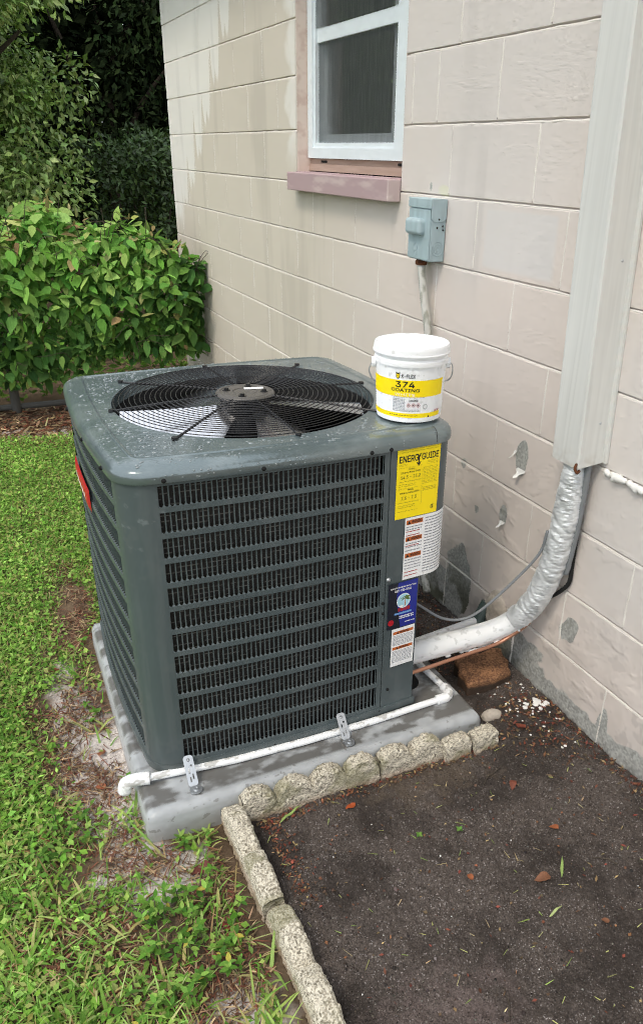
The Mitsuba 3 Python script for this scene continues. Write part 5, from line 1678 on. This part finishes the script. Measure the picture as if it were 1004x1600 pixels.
weed(-1.455, 1.535, 0.035, 12, 0.045, 'clump of leafy weed at the left side, level with the pad corner', 61)
weed(-1.255, 1.225, 0.045, 17, 0.055, 'largest leafy weed, below the pad corner', 62, 0.022)
weed(-1.215, 1.110, 0.040, 15, 0.050, 'leafy weed just in front of the largest weed, beside the edging', 63, 0.022)
weed(-1.33, 1.06, 0.04, 9, 0.04, 'low leafy weed left of the bare patch near the bottom', 64, 0.018)
weed(-1.42, 0.90, 0.05, 9, 0.04, 'low leafy weed at the bottom left among grass blades', 65, 0.019)
weed(-1.30, 2.03, 0.02, 3, 0.03, 'small weed seedling on the pale sand beside the pad', 66, 0.020)
weed(-1.175, 1.43, 0.022, 3, 0.035, 'small weed in the gap between pad and edging', 67, 0.022)

# sprouts on the soil
for sx_, sy_, lb_ in ((-0.648, 1.19, 'tiny green seedling in the middle of the dark soil'), (-0.545, 1.165, 'tiny green seedling right of the middle one on the soil')):
    k = numbered('seedling')
    thing(k, lb_, 'seedling')
    g = np.random.default_rng(int(abs(sx_) * 1000))
    for a in np.linspace(0, 2 * PI, 5)[:-1] + 0.4:
        m, c = cloud(np.array([[sx_, sy_, float(soil_h(np.array(sx_), np.array(sy_))) + 0.006]]), np.array([[math.cos(a), math.sin(a), 0.3]]), np.array([[0, 0, 1.0]]), [0.011], [0.008], 'broad', pick(g, [(0.14, 0.28, 0.06)], 1))
        add(k + '__leaf', m, 'm_leaf', True, color=c)

# ---------------------------------------------------------------- hedge of vines over a chain-link fence
H = 'vine_hedge'
thing(H, 'thick bright green vine covering the fence behind the unit', 'hedge')
g = np.random.default_rng(71)


def hedge_front(x, z):
    P = np.stack([x * 2.2, z * 2.6, 0 * x], -1)
    return 5.16 + 0.16 * (meshkit.fbm(P, 3, 21) - 0.5) - 0.10 * np.sin(np.clip((z - 0.1) / 1.1, 0, 1) * PI) + 0.22 * np.clip((x + 0.28) / 0.3, 0, 1) ** 2 + 0.25 * np.clip((z - 1.0) / 0.2, 0, 1)


def hedge_top(x):
    return 1.085 + 0.05 * np.sin(x * 5) + 0.05 * np.sin(x * 13 + 1) - 0.26 * np.clip((x + 0.30) / 0.28, 0, 1) ** 1.5


def hedge_low(x):
    return 0.16 + 0.10 * meshkit.noise(np.stack([x * 5, 0 * x, 0 * x], -1), 3) + 0.1 * np.clip((x + 0.9) / 0.2, 0, 1)


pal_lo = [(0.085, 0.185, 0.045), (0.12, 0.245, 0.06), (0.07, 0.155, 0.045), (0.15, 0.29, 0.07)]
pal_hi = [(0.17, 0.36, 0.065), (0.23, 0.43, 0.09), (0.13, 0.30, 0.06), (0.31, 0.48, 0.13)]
pal_y = [(0.34, 0.37, 0.12), (0.33, 0.25, 0.12), (0.40, 0.40, 0.17)]


def hedge_leaves(n, x0, x1, inset, seed, top=False):
    g = np.random.default_rng(seed)
    x = g.uniform(x0, x1, n)
    t = g.random(n) ** (0.9)
    lo, hi = hedge_low(x), hedge_top(x)
    z = lo + (hi - lo) * t
    if top:
        z = hi + g.normal(0, 0.025, n)
    y = hedge_front(x, z) + inset + g.uniform(0, 0.10, n)
    if top:
        y = y + g.uniform(-0.05, 0.22, n)
    az = g.normal(0, 0.95, n)
    out = np.stack([np.sin(az) - 0.15, -np.cos(az), np.zeros(n)], 1)
    dirs = out * 0.75 + np.stack([g.normal(0, 0.5, n), np.zeros(n), -0.62 + 0.50 * g.normal(size=n)], 1)
    ups = out * 0.75 + np.stack([g.normal(0, 0.25, n), g.normal(0, 0.25, n), 0.75 + 0 * x], 1)
    if top:
        dirs = unit(g, n) * [1, 1, 0.5]
        ups = np.tile([0, -0.5, 1.0], (n, 1)) + 0.4 * unit(g, n)
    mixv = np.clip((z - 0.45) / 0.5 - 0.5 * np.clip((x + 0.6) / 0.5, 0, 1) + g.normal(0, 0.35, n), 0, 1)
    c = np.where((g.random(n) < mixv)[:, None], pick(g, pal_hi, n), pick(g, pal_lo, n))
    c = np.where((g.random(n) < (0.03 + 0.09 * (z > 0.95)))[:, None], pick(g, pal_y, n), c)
    L = np.clip(0.080 * np.exp(g.normal(0, 0.28, n)), 0.035, 0.125) * np.where(z < 0.35, 0.85, 1.0)
    return np.stack([x, y, z], 1), dirs, ups, L, L * g.uniform(0.46, 0.60, n), c


def subset(a, i):
    return [v[i] for v in a]


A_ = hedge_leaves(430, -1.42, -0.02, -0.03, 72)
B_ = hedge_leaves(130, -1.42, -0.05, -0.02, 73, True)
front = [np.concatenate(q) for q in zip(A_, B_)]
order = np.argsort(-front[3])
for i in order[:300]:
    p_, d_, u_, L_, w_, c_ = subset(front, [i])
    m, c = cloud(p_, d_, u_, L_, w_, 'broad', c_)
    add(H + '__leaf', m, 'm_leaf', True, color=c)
rest = [q[order[300:]] for q in front]
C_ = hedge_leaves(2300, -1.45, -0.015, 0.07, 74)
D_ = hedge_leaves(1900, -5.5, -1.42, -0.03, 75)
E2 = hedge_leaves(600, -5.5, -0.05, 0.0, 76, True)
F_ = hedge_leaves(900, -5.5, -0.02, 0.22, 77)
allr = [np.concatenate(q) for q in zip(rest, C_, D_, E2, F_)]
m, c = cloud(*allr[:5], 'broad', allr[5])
add(H + '__inner_leaves', m, 'm_leaf', True, color=c, kind='stuff')
tv = []
for i in range(46):
    x = g.uniform(-1.5, -0.03)
    z = hedge_top(x) if i < 22 else g.uniform(0.35, 1.1)
    y = float(hedge_front(np.array(x), np.array(z))) - 0.02
    up = (g.uniform(0.04, 0.16) if i < 22 else g.uniform(-0.12, 0.12))
    dx = g.normal(0, 0.10)
    tv.append(tube(spline([(x, y + 0.05, z - 0.06), (x + dx * 0.4, y, z + up * 0.3), (x + dx, y - 0.02, z + up), (x + dx * 1.5, y - 0.03, z + up * 0.9)], 5), np.linspace(0.0028, 0.0012, 16), 5))
for q in tv:
    add(H + '__stem', q, 'm_bark', True)
tips = []
n = 60
g = np.random.default_rng(78)
x = g.uniform(-1.45, -0.05, n)
zt = hedge_top(x) + g.uniform(0.01, 0.11, n)
m, c = cloud(np.stack([x, hedge_front(x, zt) + g.uniform(-0.02, 0.1, n), zt], 1), unit(g, n), unit(g, n), g.uniform(0.03, 0.055, n), g.uniform(0.015, 0.03, n), 'broad', pick(g, pal_y + [(0.22, 0.34, 0.08)], n))
add(H + '__young_leaves', m, 'm_leaf', True, color=c, kind='stuff')

thing('fence', 'dark metal pipe fence buried in the vine', 'fence')
for x in (-1.25, -3.3, -5.4):
    add('fence__post', tube([(x, 5.31, -0.05), (x, 5.33, 0.93)], 0.028, 12), 'm_fence', True)
add('fence__rail', tube([(-5.5, 5.33, 0.035), (-0.02, 5.33, 0.035)], 0.019, 10), 'm_fence', True)
add('fence__rail', tube([(-5.5, 5.36, 0.92), (-0.30, 5.36, 0.92)], 0.017, 10), 'm_fence', True)

# lit weeds behind the fence, seen under the vine
g = np.random.default_rng(79)
n = 5200
x, y = g.uniform(-4.5, 0.8, n), g.uniform(5.5, 7.6, n)
z = np.abs(g.normal(0, 0.16, n))
m, c = cloud(np.stack([x, y, z], 1), unit(g, n) * [1, 1, 0.6] + [0, -0.2, 0.2], np.tile([0, -0.4, 1.0], (n, 1)) + 0.5 * unit(g, n), g.uniform(0.04, 0.09, n), g.uniform(0.025, 0.05, n), 'small', pick(g, [(0.12, 0.22, 0.04), (0.18, 0.28, 0.06), (0.08, 0.15, 0.03)], n))
add('undergrowth', m, 'm_leaf', False, color=c, label='low green undergrowth behind the vine covered fence', category='undergrowth', kind='stuff')


# ---------------------------------------------------------------- trees
def crown_points(g, n, center, radii, clumps, hollow=0.55, csize=0.42):
    """points on many small clumps spread through the crown's volume"""
    cc = unit(g, clumps) * (hollow + (1 - hollow) * g.random((clumps, 1)) ** 0.6)
    i = g.integers(0, clumps, n)
    d = unit(g, n)
    rr = csize * (0.6 + 0.8 * ((i * 7919) % 97) / 97.0)[:, None] * g.random((n, 1)) ** 0.35
    base = np.asarray(center) + cc[i] * np.asarray(radii)
    return base + d * rr * [1, 1, 0.75], d, i


def tree(label, center, radii, n, leaf, pal, seed, clumps=70, csize=0.42, mat_='m_gloss_leaf', trunk=None, zmin=0.25):
    k = numbered('tree')
    thing(k, label, 'tree')
    g = np.random.default_rng(seed)
    p, d, ci = crown_points(g, n, center, radii, clumps, 0.5, csize)
    ok = p[:, 2] > zmin
    p, d, ci = p[ok], d[ok], ci[ok]
    n = len(p)
    dirs = d * 0.7 + unit(g, n) * 0.8 + [0, 0, -0.35]
    ups = d * 0.6 + unit(g, n) * 0.7 + [0, -0.2, 0.7]
    L = leaf * g.uniform(0.7, 1.35, n)
    tone = 0.75 + 0.5 * ((ci * 31) % 17 / 17.0)
    c = pick(g, pal, n, 0.2) * tone[:, None]
    m, c = cloud(p, dirs, ups, L, L * g.uniform(0.42, 0.6, n), 'small', c)
    add(k + '__crown', m, mat_, False, color=c)
    # inner, larger leaf sprays that close the crown's core
    q = np.asarray(center) + unit(g, n // 12) * g.random((n // 12, 1)) ** 0.5 * np.asarray(radii) * 0.55
    q = q[q[:, 2] > zmin]
    nn = len(q)
    Li = leaf * g.uniform(1.6, 2.6, nn)
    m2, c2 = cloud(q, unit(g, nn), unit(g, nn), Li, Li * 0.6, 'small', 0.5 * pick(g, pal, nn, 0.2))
    add(k + '__inner_crown', m2, mat_, False, color=c2)
    tr = trunk or (center[0], center[1])
    lim = [tube(spline([(tr[0], tr[1], -0.1), (tr[0] + 0.06, tr[1], center[2] * 0.5), (center[0], center[1], center[2] + radii[2] * 0.4)], 6), np.linspace(0.13, 0.05, 13), 10)]
    for i in range(7):
        e = np.asarray(center) + unit(g, 1)[0] * np.asarray(radii) * 0.75
        s0 = np.array([center[0], center[1], center[2] * g.uniform(0.4, 0.9)])
        lim.append(tube(spline([s0, (s0 + e) / 2 + [0, 0, 0.15], e], 5), np.linspace(0.05, 0.012, 11), 7))
    add(k + '__trunk', cat(lim), 'm_bark', True)


P_MID = [(0.19, 0.30, 0.07), (0.26, 0.38, 0.10), (0.13, 0.23, 0.05), (0.35, 0.46, 0.16)]
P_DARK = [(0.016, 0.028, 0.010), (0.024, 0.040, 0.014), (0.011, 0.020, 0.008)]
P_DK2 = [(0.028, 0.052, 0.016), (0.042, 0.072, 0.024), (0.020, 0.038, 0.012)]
tree('glossy leaved mid green tree standing at the left behind the vine hedge', (-1.50, 8.05, 2.35), (1.25, 0.95, 2.0), 42000, 0.062, P_MID, 81, 120, 0.40, trunk=(-1.35, 8.0))
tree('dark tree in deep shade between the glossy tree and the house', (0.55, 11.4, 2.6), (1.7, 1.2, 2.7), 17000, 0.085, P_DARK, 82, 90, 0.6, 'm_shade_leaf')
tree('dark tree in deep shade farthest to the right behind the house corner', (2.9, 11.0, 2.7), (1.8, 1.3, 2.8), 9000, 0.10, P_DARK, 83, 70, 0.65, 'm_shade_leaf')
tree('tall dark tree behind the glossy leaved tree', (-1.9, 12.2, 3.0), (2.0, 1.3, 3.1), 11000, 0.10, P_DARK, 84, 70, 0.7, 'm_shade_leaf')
tree('broad tree at the left edge of the wood', (-4.4, 9.6, 2.6), (1.9, 1.3, 2.5), 9000, 0.10, P_DK2, 85, 60, 0.6)
tree('tree standing apart at the far left of the wood', (-7.6, 10.5, 3.0), (2.1, 1.5, 2.9), 8000, 0.11, P_DK2, 86, 60, 0.65)
k = numbered('bush')
g = np.random.default_rng(91)
p, d, ci = crown_points(g, 5200, (0.42, 8.9, 0.95), (0.55, 0.5, 0.75), 34, 0.5, 0.26)
n = len(p)
m, c = cloud(p, d * 0.6 + unit(g, n) * 0.8, d * 0.6 + unit(g, n) * 0.6 + [0, -0.3, 0.7], g.uniform(0.05, 0.09, n), g.uniform(0.022, 0.045, n), 'small', pick(g, [(0.045, 0.085, 0.022), (0.065, 0.115, 0.03), (0.035, 0.065, 0.02)], n, 0.2))
add(k + '__foliage', m, 'm_gloss_leaf', False, color=c)
add(k + '__stem', cat([tube(spline([(0.42, 8.9, -0.05), (0.42 + dx, 8.9, 0.5), (0.42 + 2 * dx, 8.85, 1.3)], 5), np.linspace(0.02, 0.006, 11), 6) for dx in (-0.15, 0.0, 0.16)]), 'm_bark', True)
thing(k, 'low bush catching light between dark trees and house corner', 'bush')
# far wood that closes the view behind
g = np.random.default_rng(92)
n = 40000
x = g.uniform(-14, 7, n)
z = 5.2 * g.random(n) ** 0.9
y = 14.2 + 1.2 * meshkit.fbm(np.stack([x * 0.7, z * 0.7, 0 * x], -1), 3, 5) + g.uniform(0, 1.6, n)
L = g.uniform(0.22, 0.42, n)
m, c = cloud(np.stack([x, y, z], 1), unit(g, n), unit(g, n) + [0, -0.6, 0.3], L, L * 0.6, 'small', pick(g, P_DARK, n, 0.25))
add('woodland', m, 'm_shade_leaf', False, color=c, label='dense dark woodland closing the view behind the trees', category='woodland', kind='stuff')
